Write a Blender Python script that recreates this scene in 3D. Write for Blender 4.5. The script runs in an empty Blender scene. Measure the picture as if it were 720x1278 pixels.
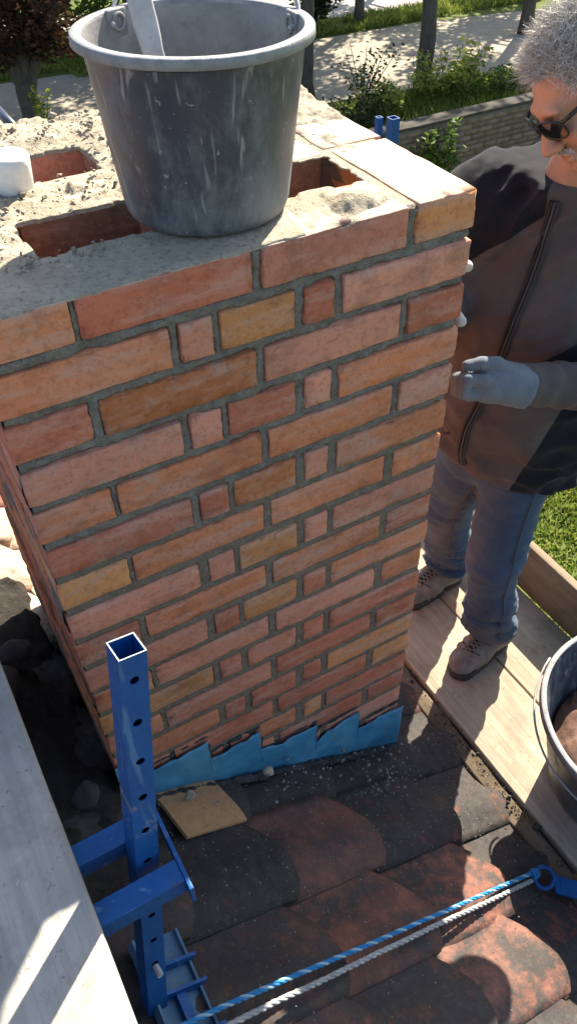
import bpy, bmesh, math, random
import numpy as np
from mathutils import Vector, Matrix

scene = bpy.context.scene
COL = scene.collection
R = math.radians

# ------------------------------------------------------------------ camera
cam_data = bpy.data.cameras.new('camera')
cam = bpy.data.objects.new('camera', cam_data)
COL.objects.link(cam)
cam.matrix_world = (Matrix.Translation((-0.07843, -0.90630, 0.49986))
                    @ Matrix.Rotation(-0.510466, 4, 'Z')
                    @ Matrix.Rotation(0.794736, 4, 'X')
                    @ Matrix.Rotation(-0.0151887, 4, 'Z'))
cam_data.sensor_fit = 'VERTICAL'
cam_data.sensor_height = 24.0
cam_data.lens = 24.0 * 992.16 / 1278.0
cam_data.clip_start = 0.02
cam_data.clip_end = 600.0
scene.camera = cam

# ------------------------------------------------------------------ sky and sun
SUN_AZ = math.atan2(0.80, 0.60)      # from +Y towards +X
SUN_EL = R(40.0)
world = bpy.data.worlds.new('World')
scene.world = world
world.use_nodes = True
wn = world.node_tree
wn.nodes.clear()
wo = wn.nodes.new('ShaderNodeOutputWorld')
wb = wn.nodes.new('ShaderNodeBackground')
ws = wn.nodes.new('ShaderNodeTexSky')
ws.sky_type = 'NISHITA'
ws.sun_disc = False
ws.sun_elevation = SUN_EL
ws.sun_rotation = SUN_AZ
ws.air_density = 1.0
ws.dust_density = 1.6
ws.ozone_density = 1.0
wb.inputs['Strength'].default_value = 0.085
wn.links.new(ws.outputs['Color'], wb.inputs['Color'])
wn.links.new(wb.outputs['Background'], wo.inputs['Surface'])

sun_data = bpy.data.lights.new('sun', 'SUN')
sun_data.energy = 5.0
sun_data.angle = R(0.5)
sun_data.color = (1.0, 0.91, 0.75)
sun = bpy.data.objects.new('sun', sun_data)
COL.objects.link(sun)
to_sun = Vector((math.sin(SUN_AZ) * math.cos(SUN_EL), math.cos(SUN_AZ) * math.cos(SUN_EL), math.sin(SUN_EL)))
sun.rotation_euler = to_sun.to_track_quat('Z', 'Y').to_euler()
sun.location = to_sun * 30

scene.view_settings.view_transform = 'Standard'
scene.view_settings.look = 'None'
scene.view_settings.exposure = 1.80
scene.view_settings.gamma = 1.0
scene.view_settings.use_curve_mapping = False
scene.cycles.max_bounces = 8
scene.cycles.diffuse_bounces = 5

# ------------------------------------------------------------------ helpers: objects
def tag(o, label=None, cat=None, group=None, kind=None):
    if label: o['label'] = label
    if cat: o['category'] = cat
    if group: o['group'] = group
    if kind: o['kind'] = kind
    return o

def empty(name, loc=(0, 0, 0), label=None, cat=None, group=None, kind=None):
    o = bpy.data.objects.new(name, None)
    o.empty_display_size = 0.1
    o.location = loc
    COL.objects.link(o)
    return tag(o, label, cat, group, kind)

def obj(name, me, mat=None, parent=None, smooth=False, loc=None, mtx=None):
    """link mesh data as one object; with a parent the given transform is in WORLD space"""
    o = bpy.data.objects.new(name, me)
    COL.objects.link(o)
    if mat is not None and len(me.materials) == 0:
        me.materials.append(mat)
    m = mtx.copy() if mtx is not None else Matrix.Translation(loc if loc is not None else (0, 0, 0))
    if parent is not None:
        o.parent = parent
        pm = Matrix.Identity(4)
        q = parent
        while q is not None:
            pm = q.matrix_basis @ pm
            q = q.parent
        m = pm.inverted() @ m
    o.matrix_basis = m
    if smooth:
        me.polygons.foreach_set('use_smooth', np.ones(len(me.polygons), dtype=bool))
    return o

def mesh(name, V, F):
    me = bpy.data.meshes.new(name)
    V = np.asarray(V, dtype=np.float64)
    if isinstance(F, np.ndarray):
        n, k = F.shape
        me.vertices.add(len(V))
        me.vertices.foreach_set('co', V.astype(np.float32).ravel())
        me.loops.add(n * k)
        me.loops.foreach_set('vertex_index', F.astype(np.int32).ravel())
        me.polygons.add(n)
        me.polygons.foreach_set('loop_start', np.arange(0, n * k, k, dtype=np.int32))
        me.polygons.foreach_set('loop_total', np.full(n, k, dtype=np.int32))
        me.update(calc_edges=True)
        me.validate()
    else:
        me.from_pydata([tuple(v) for v in V], [], F)
        me.update()
    return me

def merge(parts):
    """join (V,F) lists into one"""
    VV, FF, n = [], [], 0
    for V, F in parts:
        VV.append(np.asarray(V, dtype=float))
        FF += [tuple(int(i) + n for i in f) for f in F]
        n += len(V)
    return np.vstack(VV), FF

# ------------------------------------------------------------------ helpers: noise
def _hash(ix, iy, iz, seed):
    h = (ix.astype(np.int64) * 374761393 + iy.astype(np.int64) * 668265263
         + iz.astype(np.int64) * 2147483647 + seed * 1274126177) & 0xFFFFFFFF
    h = ((h ^ (h >> 13)) * 1274126177) & 0xFFFFFFFF
    h = (h ^ (h >> 16)) & 0xFFFFFFFF
    return h / 4294967295.0

def vnoise(P, scale=1.0, seed=0):
    """value noise in [-1,1] of points (N,3)"""
    P = np.asarray(P, dtype=float) * scale
    I = np.floor(P).astype(np.int64)
    f = P - I
    f = f * f * (3 - 2 * f)
    out = 0
    for dx in (0, 1):
        wx = f[:, 0] if dx else 1 - f[:, 0]
        for dy in (0, 1):
            wy = f[:, 1] if dy else 1 - f[:, 1]
            for dz in (0, 1):
                wz = f[:, 2] if dz else 1 - f[:, 2]
                out = out + wx * wy * wz * _hash(I[:, 0] + dx, I[:, 1] + dy, I[:, 2] + dz, seed)
    return out * 2 - 1

def fbm(P, scale=1.0, octv=3, seed=0):
    s, a, t = 0, 1.0, 0
    for k in range(octv):
        s = s + a * vnoise(P, scale * 2 ** k, seed + 17 * k)
        t += a
        a *= 0.5
    return s / t

# ------------------------------------------------------------------ helpers: shapes -> (V,F)
def box(x0, x1, y0, y1, z0, z1):
    V = [(x0, y0, z0), (x1, y0, z0), (x1, y1, z0), (x0, y1, z0), (x0, y0, z1), (x1, y0, z1), (x1, y1, z1), (x0, y1, z1)]
    F = [(0, 3, 2, 1), (4, 5, 6, 7), (0, 1, 5, 4), (1, 2, 6, 5), (2, 3, 7, 6), (3, 0, 4, 7)]
    return np.array(V, float), F

def rbox(sx, sy, sz, nx, ny, nz, bev, amp=0.0, nscale=40.0, seed=0, chip=0.0):
    """rounded, subdivided, slightly uneven box centred at the origin"""
    key = {}
    V, F = [], []
    def idx(i, j, k):
        t = (i, j, k)
        if t not in key:
            key[t] = len(V)
            V.append((i / nx - .5, j / ny - .5, k / nz - .5))
        return key[t]
    for i in range(nx):
        for j in range(ny):
            F.append((idx(i, j, 0), idx(i, j + 1, 0), idx(i + 1, j + 1, 0), idx(i + 1, j, 0)))
            F.append((idx(i, j, nz), idx(i + 1, j, nz), idx(i + 1, j + 1, nz), idx(i, j + 1, nz)))
    for i in range(nx):
        for k in range(nz):
            F.append((idx(i, 0, k), idx(i + 1, 0, k), idx(i + 1, 0, k + 1), idx(i, 0, k + 1)))
            F.append((idx(i, ny, k), idx(i, ny, k + 1), idx(i + 1, ny, k + 1), idx(i + 1, ny, k)))
    for j in range(ny):
        for k in range(nz):
            F.append((idx(0, j, k), idx(0, j, k + 1), idx(0, j + 1, k + 1), idx(0, j + 1, k)))
            F.append((idx(nx, j, k), idx(nx, j + 1, k), idx(nx, j + 1, k + 1), idx(nx, j, k + 1)))
    V = np.array(V)
    S = np.array([sx, sy, sz])
    N = np.array([nx, ny, nz])
    # push the outer rings close to the border so the bevel is tight
    U = V * 2
    P = V * S
    if bev > 0:
        for a in range(3):
            if N[a] >= 4:
                st = 2.0 / N[a]
                near = np.abs(np.abs(U[:, a]) - (1 - st)) < 1e-6
                P[near, a] = np.sign(P[near, a]) * (S[a] / 2 - bev)
        inner = np.clip(P, -(S / 2 - bev), S / 2 - bev)
        d = P - inner
        L = np.linalg.norm(d, axis=1)
        m = L > 1e-9
        P[m] = inner[m] + d[m] / L[m, None] * bev
    if amp > 0:
        off = np.array([seed * 3.17, seed * 1.31, seed * 0.77])
        n1 = np.stack([fbm(P + off + 9.1 * c, nscale, 2, seed + c) for c in range(3)], 1)
        P = P + n1 * amp
    if chip > 0:
        e = np.sort(np.abs(U), axis=1)
        edge = np.clip((e[:, 1] - 0.72) / 0.28, 0, 1)
        c = np.clip(vnoise(P + seed * 2.7, 55.0, seed + 5) - 0.25, 0, 1) * edge
        P = P * (1 - (chip * c)[:, None] / np.maximum(np.linalg.norm(P, axis=1), 0.02)[:, None])
    return P, F

def tube(path, rad, n=10, caps=True):
    path = np.asarray(path, float)
    m = len(path)
    rad = np.full(m, rad) if np.isscalar(rad) else np.asarray(rad, float)
    T = np.gradient(path, axis=0)
    T /= np.linalg.norm(T, axis=1)[:, None] + 1e-12
    up = np.array([0, 0, 1.0]) if abs(T[0][2]) < 0.9 else np.array([1.0, 0, 0])
    u = np.cross(T[0], up); u /= np.linalg.norm(u)
    V = []
    for i in range(m):
        u = u - T[i] * (u @ T[i]); u /= np.linalg.norm(u) + 1e-12
        w = np.cross(T[i], u)
        a = np.arange(n) * 2 * math.pi / n
        V.append(path[i] + rad[i] * (np.cos(a)[:, None] * u + np.sin(a)[:, None] * w))
    V = np.vstack(V)
    F = []
    for i in range(m - 1):
        for k in range(n):
            F.append((i * n + k, i * n + (k + 1) % n, (i + 1) * n + (k + 1) % n, (i + 1) * n + k))
    if caps:
        F.append(tuple(range(n - 1, -1, -1)))
        F.append(tuple((m - 1) * n + k for k in range(n)))
    return V, F

def lathe(prof, n=64, c=(0, 0, 0)):
    prof = np.asarray(prof, float)
    a = np.arange(n) * 2 * math.pi / n
    V = np.concatenate([np.stack([c[0] + r * np.cos(a), c[1] + r * np.sin(a), np.full(n, c[2] + z)], 1) for r, z in prof])
    F = []
    for i in range(len(prof) - 1):
        for k in range(n):
            F.append((i * n + k, i * n + (k + 1) % n, (i + 1) * n + (k + 1) % n, (i + 1) * n + k))
    return V, F

def beam(a, b, w, h, up=(0, 0, 1), bev=0.0):
    """rectangular bar from a to b; w across, h along 'up'"""
    a, b, up = np.array(a, float), np.array(b, float), np.array(up, float)
    t = b - a; L = np.linalg.norm(t); t /= L
    s = np.cross(t, up); s /= np.linalg.norm(s)
    u = np.cross(s, t)
    V, F = rbox(L, w, h, 1, 1, 1, 0) if bev == 0 else rbox(L, w, h, 4, 4, 4, bev)
    return (a + b) / 2 + V[:, :1] * t + V[:, 1:2] * s + V[:, 2:] * u, F

# ------------------------------------------------------------------ helpers: signed distance modelling
def capsule(P, a, b, ra, rb=None):
    a, b = np.array(a, float), np.array(b, float)
    rb = ra if rb is None else rb
    ab = b - a
    t = np.clip(((P - a) @ ab) / (ab @ ab + 1e-12), 0, 1)
    return np.linalg.norm(P - a - t[:, None] * ab, axis=1) - (ra + (rb - ra) * t)

def ellipsoid(P, c, r, M=None):
    Q = P - np.array(c, float)
    if M is not None:
        Q = Q @ M
    r = np.array(r, float)
    k0 = np.linalg.norm(Q / r, axis=1)
    k1 = np.linalg.norm(Q / (r * r), axis=1) + 1e-9
    return k0 * (k0 - 1) / k1

def smin(a, b, k):
    h = np.clip(0.5 + 0.5 * (b - a) / k, 0, 1)
    return b * (1 - h) + a * h - k * h * (1 - h)

def smax(a, b, k):
    return -smin(-a, -b, k)

def isosurf(fn, lo, hi, h):
    """surface nets of a signed distance function sampled on a grid"""
    lo, hi = np.array(lo, float), np.array(hi, float)
    n = np.ceil((hi - lo) / h).astype(int) + 1
    ax = [lo[i] + h * np.arange(n[i]) for i in range(3)]
    G = np.stack(np.meshgrid(*ax, indexing='ij'), -1).reshape(-1, 3)
    D = np.empty(len(G))
    for s in range(0, len(G), 400000):
        D[s:s + 400000] = fn(G[s:s + 400000])
    D = D.reshape(n)
    S = D < 0
    nx, ny, nz = n
    acc = np.zeros((nx - 1, ny - 1, nz - 1, 3)); cnt = np.zeros((nx - 1, ny - 1, nz - 1))
    for axis in range(3):
        o1, o2 = [a for a in range(3) if a != axis]
        for d1 in (0, 1):
            for d2 in (0, 1):
                s0 = [None] * 3; s1 = [None] * 3
                s0[axis] = slice(0, n[axis] - 1); s1[axis] = slice(1, n[axis])
                for o, d in ((o1, d1), (o2, d2)):
                    s0[o] = s1[o] = slice(d, n[o] - 1 + d)
                A, B = D[tuple(s0)], D[tuple(s1)]
                m = (A < 0) != (B < 0)
                t = np.where(m, A / np.where(m, A - B, 1), 0)
                acc[..., axis] += np.where(m, t, 0)
                acc[..., o1] += m * d1
                acc[..., o2] += m * d2
                cnt += m
    act = cnt > 0
    ids = -np.ones(act.shape, dtype=np.int64)
    ids[act] = np.arange(act.sum())
    I = np.argwhere(act)
    V = lo + h * (I + acc[act] / cnt[act][:, None])
    F = []
    for axis in range(3):
        o1, o2 = (axis + 1) % 3, (axis + 2) % 3
        s0 = [slice(1, n[i] - 1) for i in range(3)]; s1 = list(s0)
        s0[axis] = slice(0, n[axis] - 1); s1[axis] = slice(1, n[axis])
        A, B = S[tuple(s0)], S[tuple(s1)]
        E = np.argwhere(A != B)
        if len(E) == 0: continue
        flip = A[tuple(E.T)]
        off = np.ones(3, dtype=int); off[axis] = 0
        E = E + off
        q = []
        for d1, d2 in ((0, 0), (-1, 0), (-1, -1), (0, -1)):
            K = E.copy(); K[:, o1] += d1; K[:, o2] += d2
            q.append(ids[tuple(K.T)])
        Q = np.stack(q, 1)
        Q[~flip] = Q[~flip][:, ::-1]
        F.append(Q)
    F = np.vstack(F)
    F = F[(F >= 0).all(1)]
    return V, F

def relax(V, F, it=2, lam=0.5):
    """Laplacian smoothing for quad arrays"""
    E = np.vstack([F[:, [0, 1]], F[:, [1, 2]], F[:, [2, 3]], F[:, [3, 0]]])
    for _ in range(it):
        s = np.zeros_like(V); c = np.zeros(len(V))
        np.add.at(s, E[:, 0], V[E[:, 1]]); np.add.at(c, E[:, 0], 1)
        np.add.at(s, E[:, 1], V[E[:, 0]]); np.add.at(c, E[:, 1], 1)
        V = V + lam * (s / np.maximum(c, 1)[:, None] - V)
    return V

# ------------------------------------------------------------------ helpers: materials
class Mat:
    def __init__(self, name, rough=0.8, spec=0.3):
        self.m = bpy.data.materials.new(name)
        self.m.use_nodes = True
        self.t = self.m.node_tree
        self.b = self.t.nodes['Principled BSDF']
        self.b.inputs['Roughness'].default_value = rough
        self.b.inputs['Specular IOR Level'].default_value = spec
        self._c = {}
    def n(self, ty, **kw):
        x = self.t.nodes.new(ty)
        for k, v in kw.items():
            setattr(x, k, v)
        return x
    def l(self, a, b):
        self.t.links.new(a, b)
    def coord(self, kind='Object'):
        if kind not in self._c:
            if kind == 'World':
                self._c[kind] = self.n('ShaderNodeNewGeometry').outputs['Position']
            elif kind == 'ObjRand':      # object space shifted by the object's random number
                tc = self.n('ShaderNodeTexCoord').outputs['Object']
                oi = self.n('ShaderNodeObjectInfo')
                mu = self.n('ShaderNodeMath', operation='MULTIPLY'); mu.inputs[1].default_value = 37.0
                self.l(oi.outputs['Random'], mu.inputs[0])
                ad = self.n('ShaderNodeVectorMath', operation='ADD')
                self.l(tc, ad.inputs[0]); self.l(mu.outputs[0], ad.inputs[1])
                self._c[kind] = ad.outputs[0]
            else:
                self._c[kind] = self.n('ShaderNodeTexCoord').outputs[kind]
        return self._c[kind]
    def map(self, kind, scale=(1, 1, 1), rot=(0, 0, 0)):
        mp = self.n('ShaderNodeMapping')
        mp.inputs['Scale'].default_value = scale
        mp.inputs['Rotation'].default_value = rot
        self.l(self.coord(kind), mp.inputs['Vector'])
        return mp.outputs[0]
    def noise(self, scale, detail=4, rough=0.6, kind='Object', stretch=None, rot=(0, 0, 0), dist=0.0):
        x = self.n('ShaderNodeTexNoise')
        x.inputs['Scale'].default_value = scale
        x.inputs['Detail'].default_value = detail
        x.inputs['Roughness'].default_value = rough
        x.inputs['Distortion'].default_value = dist
        self.l(self.map(kind, stretch, rot) if stretch else self.coord(kind), x.inputs['Vector'])
        return x.outputs['Fac']
    def voro(self, scale, kind='Object', feature='F1'):
        x = self.n('ShaderNodeTexVoronoi', feature=feature)
        x.inputs['Scale'].default_value = scale
        self.l(self.coord(kind), x.inputs['Vector'])
        return x.outputs['Distance']
    def ramp(self, fac, stops):
        x = self.n('ShaderNodeValToRGB')
        e = x.color_ramp.elements
        while len(e) > 1: e.remove(e[-1])
        e[0].position = stops[0][0]; e[0].color = col(stops[0][1])
        for p, c in stops[1:]:
            q = e.new(p); q.color = col(c)
        self.l(fac, x.inputs['Fac'])
        return x.outputs['Color']
    def mix(self, fac, a, b, blend='MIX'):
        x = self.n('ShaderNodeMix', data_type='RGBA', blend_type=blend)
        for s, v in ((0, fac), (6, a), (7, b)):
            if isinstance(v, (int, float)): x.inputs[s].default_value = v
            elif isinstance(v, tuple): x.inputs[s].default_value = col(v)
            else: self.l(v, x.inputs[s])
        return x.outputs[2]
    def math(self, op, a, b=0.0):
        x = self.n('ShaderNodeMath', operation=op)
        for s, v in ((0, a), (1, b)):
            if isinstance(v, (int, float)): x.inputs[s].default_value = v
            else: self.l(v, x.inputs[s])
        return x.outputs[0]
    def rng(self, v, a, b, c=0.0, d=1.0):
        x = self.n('ShaderNodeMapRange')
        for s, q in ((1, a), (2, b), (3, c), (4, d)): x.inputs[s].default_value = q
        self.l(v, x.inputs[0])
        return x.outputs[0]
    def objcolor(self):
        return self.n('ShaderNodeObjectInfo').outputs['Color']
    def objrand(self):
        return self.n('ShaderNodeObjectInfo').outputs['Random']
    def base(self, c):
        if isinstance(c, tuple): self.b.inputs['Base Color'].default_value = col(c)
        else: self.l(c, self.b.inputs['Base Color'])
        return self
    def rough(self, v):
        if isinstance(v, (int, float)): self.b.inputs['Roughness'].default_value = v
        else: self.l(v, self.b.inputs['Roughness'])
        return self
    def bump(self, h, strength=0.4, dist=0.01):
        x = self.n('ShaderNodeBump')
        x.inputs['Strength'].default_value = strength
        x.inputs['Distance'].default_value = dist
        self.l(h, x.inputs['Height'])
        if self.b.inputs['Normal'].is_linked:
            self.l(self.b.inputs['Normal'].links[0].from_socket, x.inputs['Normal'])
        self.l(x.outputs[0], self.b.inputs['Normal'])
        return self

def col(c):
    if isinstance(c, (int, float)): return (c, c, c, 1.0)
    return tuple(c) + (1.0,) if len(c) == 3 else tuple(c)
# ------------------------------------------------------------------ materials
def mat_brick():
    m = Mat('brick_clay', 0.92, 0.12)
    oc = m.objcolor()
    a = m.noise(7, 5, 0.65, 'ObjRand')
    b = m.noise(85, 4, 0.75, 'ObjRand')
    e = m.noise(11, 5, 0.7, 'ObjRand', (1, 1, 1.3), (1, 2, 3))
    st = m.noise(16, 5, 0.65, 'ObjRand', (0.3, 1, 1.8))
    c = m.mix(m.rng(a, .28, .72), m.mix(1.0, oc, (.86, .80, .76), 'MULTIPLY'), m.mix(1.0, oc, (1.14, 1.06, .98), 'MULTIPLY'))
    c = m.mix(m.rng(e, .52, .66, 0, .6), c, (.235, .105, .065))            # over-burnt patches
    c = m.mix(m.rng(st, .48, .64, 0, .5), c, (.50, .315, .25))             # pale pinkish drag marks
    c = m.mix(m.rng(b, .50, .64, 0, .5), c, m.mix(1.0, oc, (.55, .48, .42), 'MULTIPLY'))
    b2 = m.noise(60, 4, 0.7, 'ObjRand', (.7, 1, 1.2), (2, 1, 0))
    c = m.mix(m.rng(b2, .56, .68, 0, .28), c, (.50, .33, .265))
    d = m.noise(19, 6, 0.78, 'ObjRand')
    c = m.mix(m.rng(d, .55, .66, 0, .45), c, (.33, .285, .245))             # cement film
    v = m.voro(95, 'ObjRand')
    c = m.mix(m.rng(v, .13, .05, 0, .55), c, (.10, .055, .04))
    g = m.n('ShaderNodeNewGeometry')
    sx = m.n('ShaderNodeSeparateXYZ'); m.l(g.outputs['Normal'], sx.inputs[0])
    sp = m.n('ShaderNodeSeparateXYZ'); m.l(g.outputs['Position'], sp.inputs[0])
    up = m.math('MULTIPLY', m.rng(sx.outputs['Z'], .55, .85), m.rng(d, .30, .50, .55, .95))
    up = m.math('MULTIPLY', up, m.rng(sp.outputs['Z'], -.05, -.02))
    c = m.mix(up, c, m.mix(m.rng(b, .4, .7), (.46, .405, .32), (.34, .295, .235)))   # mortar dust lying on flat tops
    m.base(c)
    m.bump(b, .55, .003)
    m.bump(st, .5, .005)
    m.bump(m.noise(320, 2, .7, 'ObjRand'), .35, .0012)
    return m.m

def mat_mortar(name, dark, light, bump=.7):
    m = Mat(name, 0.95, 0.1)
    a = m.noise(30, 5, .7, 'World')
    b = m.noise(180, 3, .7, 'World')
    c = m.mix(m.rng(a, .3, .7), dark, light)
    c = m.mix(m.rng(b, .58, .75, 0, .6), c, tuple(x * 1.6 for x in light))
    m.base(c)
    m.bump(a, bump, .006)
    m.bump(b, bump, .002)
    return m.m

def mat_pointing():
    # wet fresh joints in the top courses, pointed and drier brown grey further down
    m = Mat('pointing_mortar', 0.95, 0.1)
    a = m.noise(35, 5, .7, 'World')
    b = m.noise(220, 3, .7, 'World')
    sx = m.n('ShaderNodeSeparateXYZ'); m.l(m.coord('World'), sx.inputs[0])
    z = m.math('ADD', sx.outputs['Z'], m.math('MULTIPLY', a, .12))
    fresh = m.rng(z, -.46, -.30)
    wet = m.mix(m.rng(a, .3, .7), (.125, .114, .096), (.255, .235, .20))
    dry = m.mix(m.rng(a, .3, .7), (.145, .117, .088), (.245, .203, .157))
    c = m.mix(fresh, dry, wet)
    c = m.mix(m.rng(b, .56, .72, 0, .6), c, (.29, .28, .255))
    m.base(c)
    m.bump(a, 1.0, .007)
    m.bump(b, 1.0, .004)
    sa = m.noise(420, 2, .7, 'World')
    m.bump(sa, .8, .0015)
    return m.m

def mat_topmortar():
    m = Mat('top_mortar', 0.95, 0.1)
    a = m.noise(14, 6, .7, 'World')
    b = m.noise(120, 4, .75, 'World')
    c = m.mix(m.rng(a, .35, .65), (.31, .265, .195), (.43, .375, .285))
    c = m.mix(m.rng(b, .53, .63, 0, .65), c, (.15, .13, .10))
    m.base(c)
    m.bump(a, .6, .008)
    m.bump(b, 1.0, .004)
    m.bump(m.noise(330, 3, .75, 'World'), .9, .002)
    return m.m

def mat_tile():
    m = Mat('clay_roof_tile', 0.78, 0.3)
    oc = m.objcolor()
    a = m.noise(8, 6, .72, 'ObjRand')
    b = m.noise(32, 5, .72, 'ObjRand')
    st = m.noise(20, 4, .6, 'Object', (.25, 1.4, 1))
    f = m.noise(150, 3, .7, 'World')
    # grime: dark lichen film over the clay
    g = m.math('ADD', m.math('MULTIPLY', a, .62), m.math('MULTIPLY', b, .28))
    g = m.math('ADD', g, m.math('MULTIPLY', st, .10))
    al = m.n('ShaderNodeObjectInfo').outputs['Alpha']
    g = m.math('ADD', g, m.math('SUBTRACT', .5, al))
    c = m.mix(m.rng(g, .34, .56), oc, m.mix(m.rng(b, .35, .65), (.022, .019, .018), (.050, .043, .039)))
    c = m.mix(m.rng(m.noise(90, 4, .8, 'World'), .55, .7, 0, .5), c, (.035, .028, .025))
    c = m.mix(m.rng(b, .6, .8, 0, .4), c, (.10, .075, .06))
    c = m.mix(m.rng(f, .66, .74, 0, .75), c, (.21, .2, .18))
    m.base(c)
    m.bump(b, .5, .006)
    m.bump(f, .5, .002)
    m.rough(m.rng(f, .2, .8, .6, .95))
    return m.m

def mat_tan_tile():
    m = Mat('tan_tile', 0.85, 0.2)
    a = m.noise(40, 5, .7, 'World'); f = m.noise(170, 2, .7, 'World')
    c = m.mix(m.rng(a, .3, .7), (.36, .195, .09), (.46, .265, .13))
    c = m.mix(m.rng(f, .62, .72, 0, .7), c, (.14, .09, .05))
    m.base(c); m.bump(a, .4, .004)
    return m.m

def mat_wood(name, dark, light, kind='Object', axis='y', grain=1.0, stain=(.12, .1, .085)):
    m = Mat(name, 0.85, 0.15)
    sc = {'y': (12, .7, 12), 'x': (.7, 12, 12), 'z': (12, 12, .7)}[axis]
    a = m.noise(3.2, 6, .65, kind, sc, dist=.4)
    b = m.noise(14, 5, .7, kind)
    k = m.noise(3.0, 4, .6, kind)
    c = m.mix(m.rng(a, .3, .7), dark, light)
    c = m.mix(m.rng(b, .52, .75, 0, .55), c, stain)
    c = m.mix(m.rng(k, .5, .7, 0, .4), c, tuple(min(1, x * 1.25) for x in light))
    w2 = m.noise(2.1, 5, .7, kind, None, (0, 0, 0), .6)
    c = m.mix(m.rng(w2, .46, .66, 0, .55), c, tuple(x * .62 for x in dark))
    dk_ = m.noise(75, 3, .75, kind)
    c = m.mix(m.rng(dk_, .64, .70, 0, .6), c, tuple(x * .4 for x in dark))
    lt_ = m.noise(48, 3, .8, kind, (1.3, 1, 1), (1, 1, 0))
    c = m.mix(m.rng(lt_, .68, .73, 0, .6), c, (.46, .44, .40))
    m.base(c)
    m.bump(a, .5 * grain, .006)
    m.bump(m.noise(130, 3, .7, kind), .4, .0015)
    return m.m

def mat_bucket():
    m = Mat('cement_dusted_plastic', 0.55, 0.4)
    a = m.noise(6, 6, .7, 'Object')
    b = m.noise(24, 6, .75, 'Object', (1, 1, .45))
    sp = m.noise(75, 3, .75, 'Object')
    sc = m.noise(18, 3, .55, 'Object', (2.2, 2.2, .35), (.3, .2, 0), .8)
    sx = m.n('ShaderNodeSeparateXYZ'); m.l(m.coord('Object'), sx.inputs[0])
    low = m.rng(sx.outputs['Z'], .09, -.01)
    base = m.mix(m.rng(a, .3, .7), (.032, .040, .054), (.060, .072, .092))
    dust = m.math('ADD', m.math('MULTIPLY', b, .75), m.math('MULTIPLY', low, .16))
    dust = m.math('ADD', dust, m.math('MULTIPLY', a, .18))
    c = m.mix(m.rng(dust, .43, .66, 0, .75), base, (.21, .215, .22))
    c = m.mix(m.rng(sp, .665, .72, 0, .7), c, (.42, .42, .41))
    c = m.mix(m.rng(sc, .63, .68, 0, .5), c, (.36, .37, .38))
    s2 = m.noise(40, 2, .5, 'Object', (1.6, 1.6, .12), (.15, -.25, .4), .3)
    c = m.mix(m.rng(s2, .69, .74, 0, .55), c, (.34, .35, .36))
    s3 = m.noise(34, 2, .5, 'Object', (1.2, 1.2, .14), (-.5, .5, 1.4), .3)
    c = m.mix(m.rng(s3, .68, .73, 0, .6), c, (.34, .35, .36))
    m.base(c)
    m.rough(m.rng(dust, .45, .7, .42, .9))
    m.bump(b, .25, .002); m.bump(sp, .3, .0012)
    return m.m

def mat_dusty(name, a_, b_, rough=.85, scale=20):
    m = Mat(name, rough, .2)
    a = m.noise(scale, 6, .7); b = m.noise(scale * 6, 3, .7)
    c = m.mix(m.rng(a, .32, .68), a_, b_)
    c = m.mix(m.rng(b, .6, .75, 0, .4), c, tuple(x * .6 for x in a_))
    m.base(c); m.bump(a, .4, .004); m.bump(b, .4, .0015)
    return m.m

def mat_bluepaint():
    m = Mat('blue_paint', 0.38, 0.3)
    a = m.noise(16, 5, .7); b = m.noise(60, 4, .75)
    c = m.mix(m.rng(a, .3, .7), (.003, .052, .185), (.004, .080, .26))
    c = m.mix(m.rng(b, .64, .72, 0, .5), c, (.05, .10, .17))
    e = m.noise(9, 6, .8)
    c = m.mix(m.rng(e, .60, .66, 0, .75), c, (.20, .19, .18))
    sc = m.noise(30, 2, .5, 'Object', (1, 1, .10), (.2, .1, 0), .4)
    c = m.mix(m.rng(sc, .63, .68, 0, .5), c, (.10, .20, .32))
    ru = m.noise(22, 5, .8, 'Object', (1, 1, 1), (1, 2, 1))
    c = m.mix(m.rng(ru, .65, .70, 0, .8), c, (.09, .045, .025))
    m.base(c)
    m.rough(m.rng(b, .3, .7, .38, .7))
    m.bump(b, .2, .001)
    return m.m

def mat_bare_edge():
    m = Mat('bare_steel', 0.35, 0.5)
    m.b.inputs['Metallic'].default_value = .6
    m.base((.55, .58, .62))
    return m.m

def mat_flashing():
    m = Mat('blue_painted_lead', 0.5, 0.4)
    a = m.noise(8, 5, .65, 'World'); b = m.noise(50, 4, .7, 'World'); v = m.noise(10, 4, .6, 'World', (1.5, 1, .3))
    c = m.mix(m.rng(a, .3, .7), (.030, .170, .295), (.070, .26, .40))
    c = m.mix(m.rng(v, .5, .75, 0, .5), c, (.16, .30, .38))
    c = m.mix(m.rng(b, .62, .75, 0, .5), c, (.03, .07, .10))
    m.base(c); m.bump(a, .3, .006); m.bump(b, .2, .002)
    return m.m

def mat_fabric(name, c0, c1, scale=9, weave=420, rough=.95, sheen=.3, fade=None):
    m = Mat(name, rough, .1)
    a = m.noise(scale, 5, .65); w = m.noise(weave, 2, .6)
    c = m.mix(m.rng(a, .3, .7), c0, c1)
    if fade:
        f = m.noise(scale * .6, 4, .6, 'Object', (1, 1, .5))
        c = m.mix(m.rng(f, .5, .72, 0, .6), c, fade)
    c = m.mix(m.rng(w, .3, .7, 0, .35), c, tuple(x * 1.5 for x in c1))
    m.base(c)
    if 'Sheen Weight' in m.b.inputs:
        m.b.inputs['Sheen Weight'].default_value = sheen
        m.b.inputs['Sheen Roughness'].default_value = .6
    m.bump(w, .25, .0012); m.bump(a, .3, .006)
    return m.m

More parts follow.
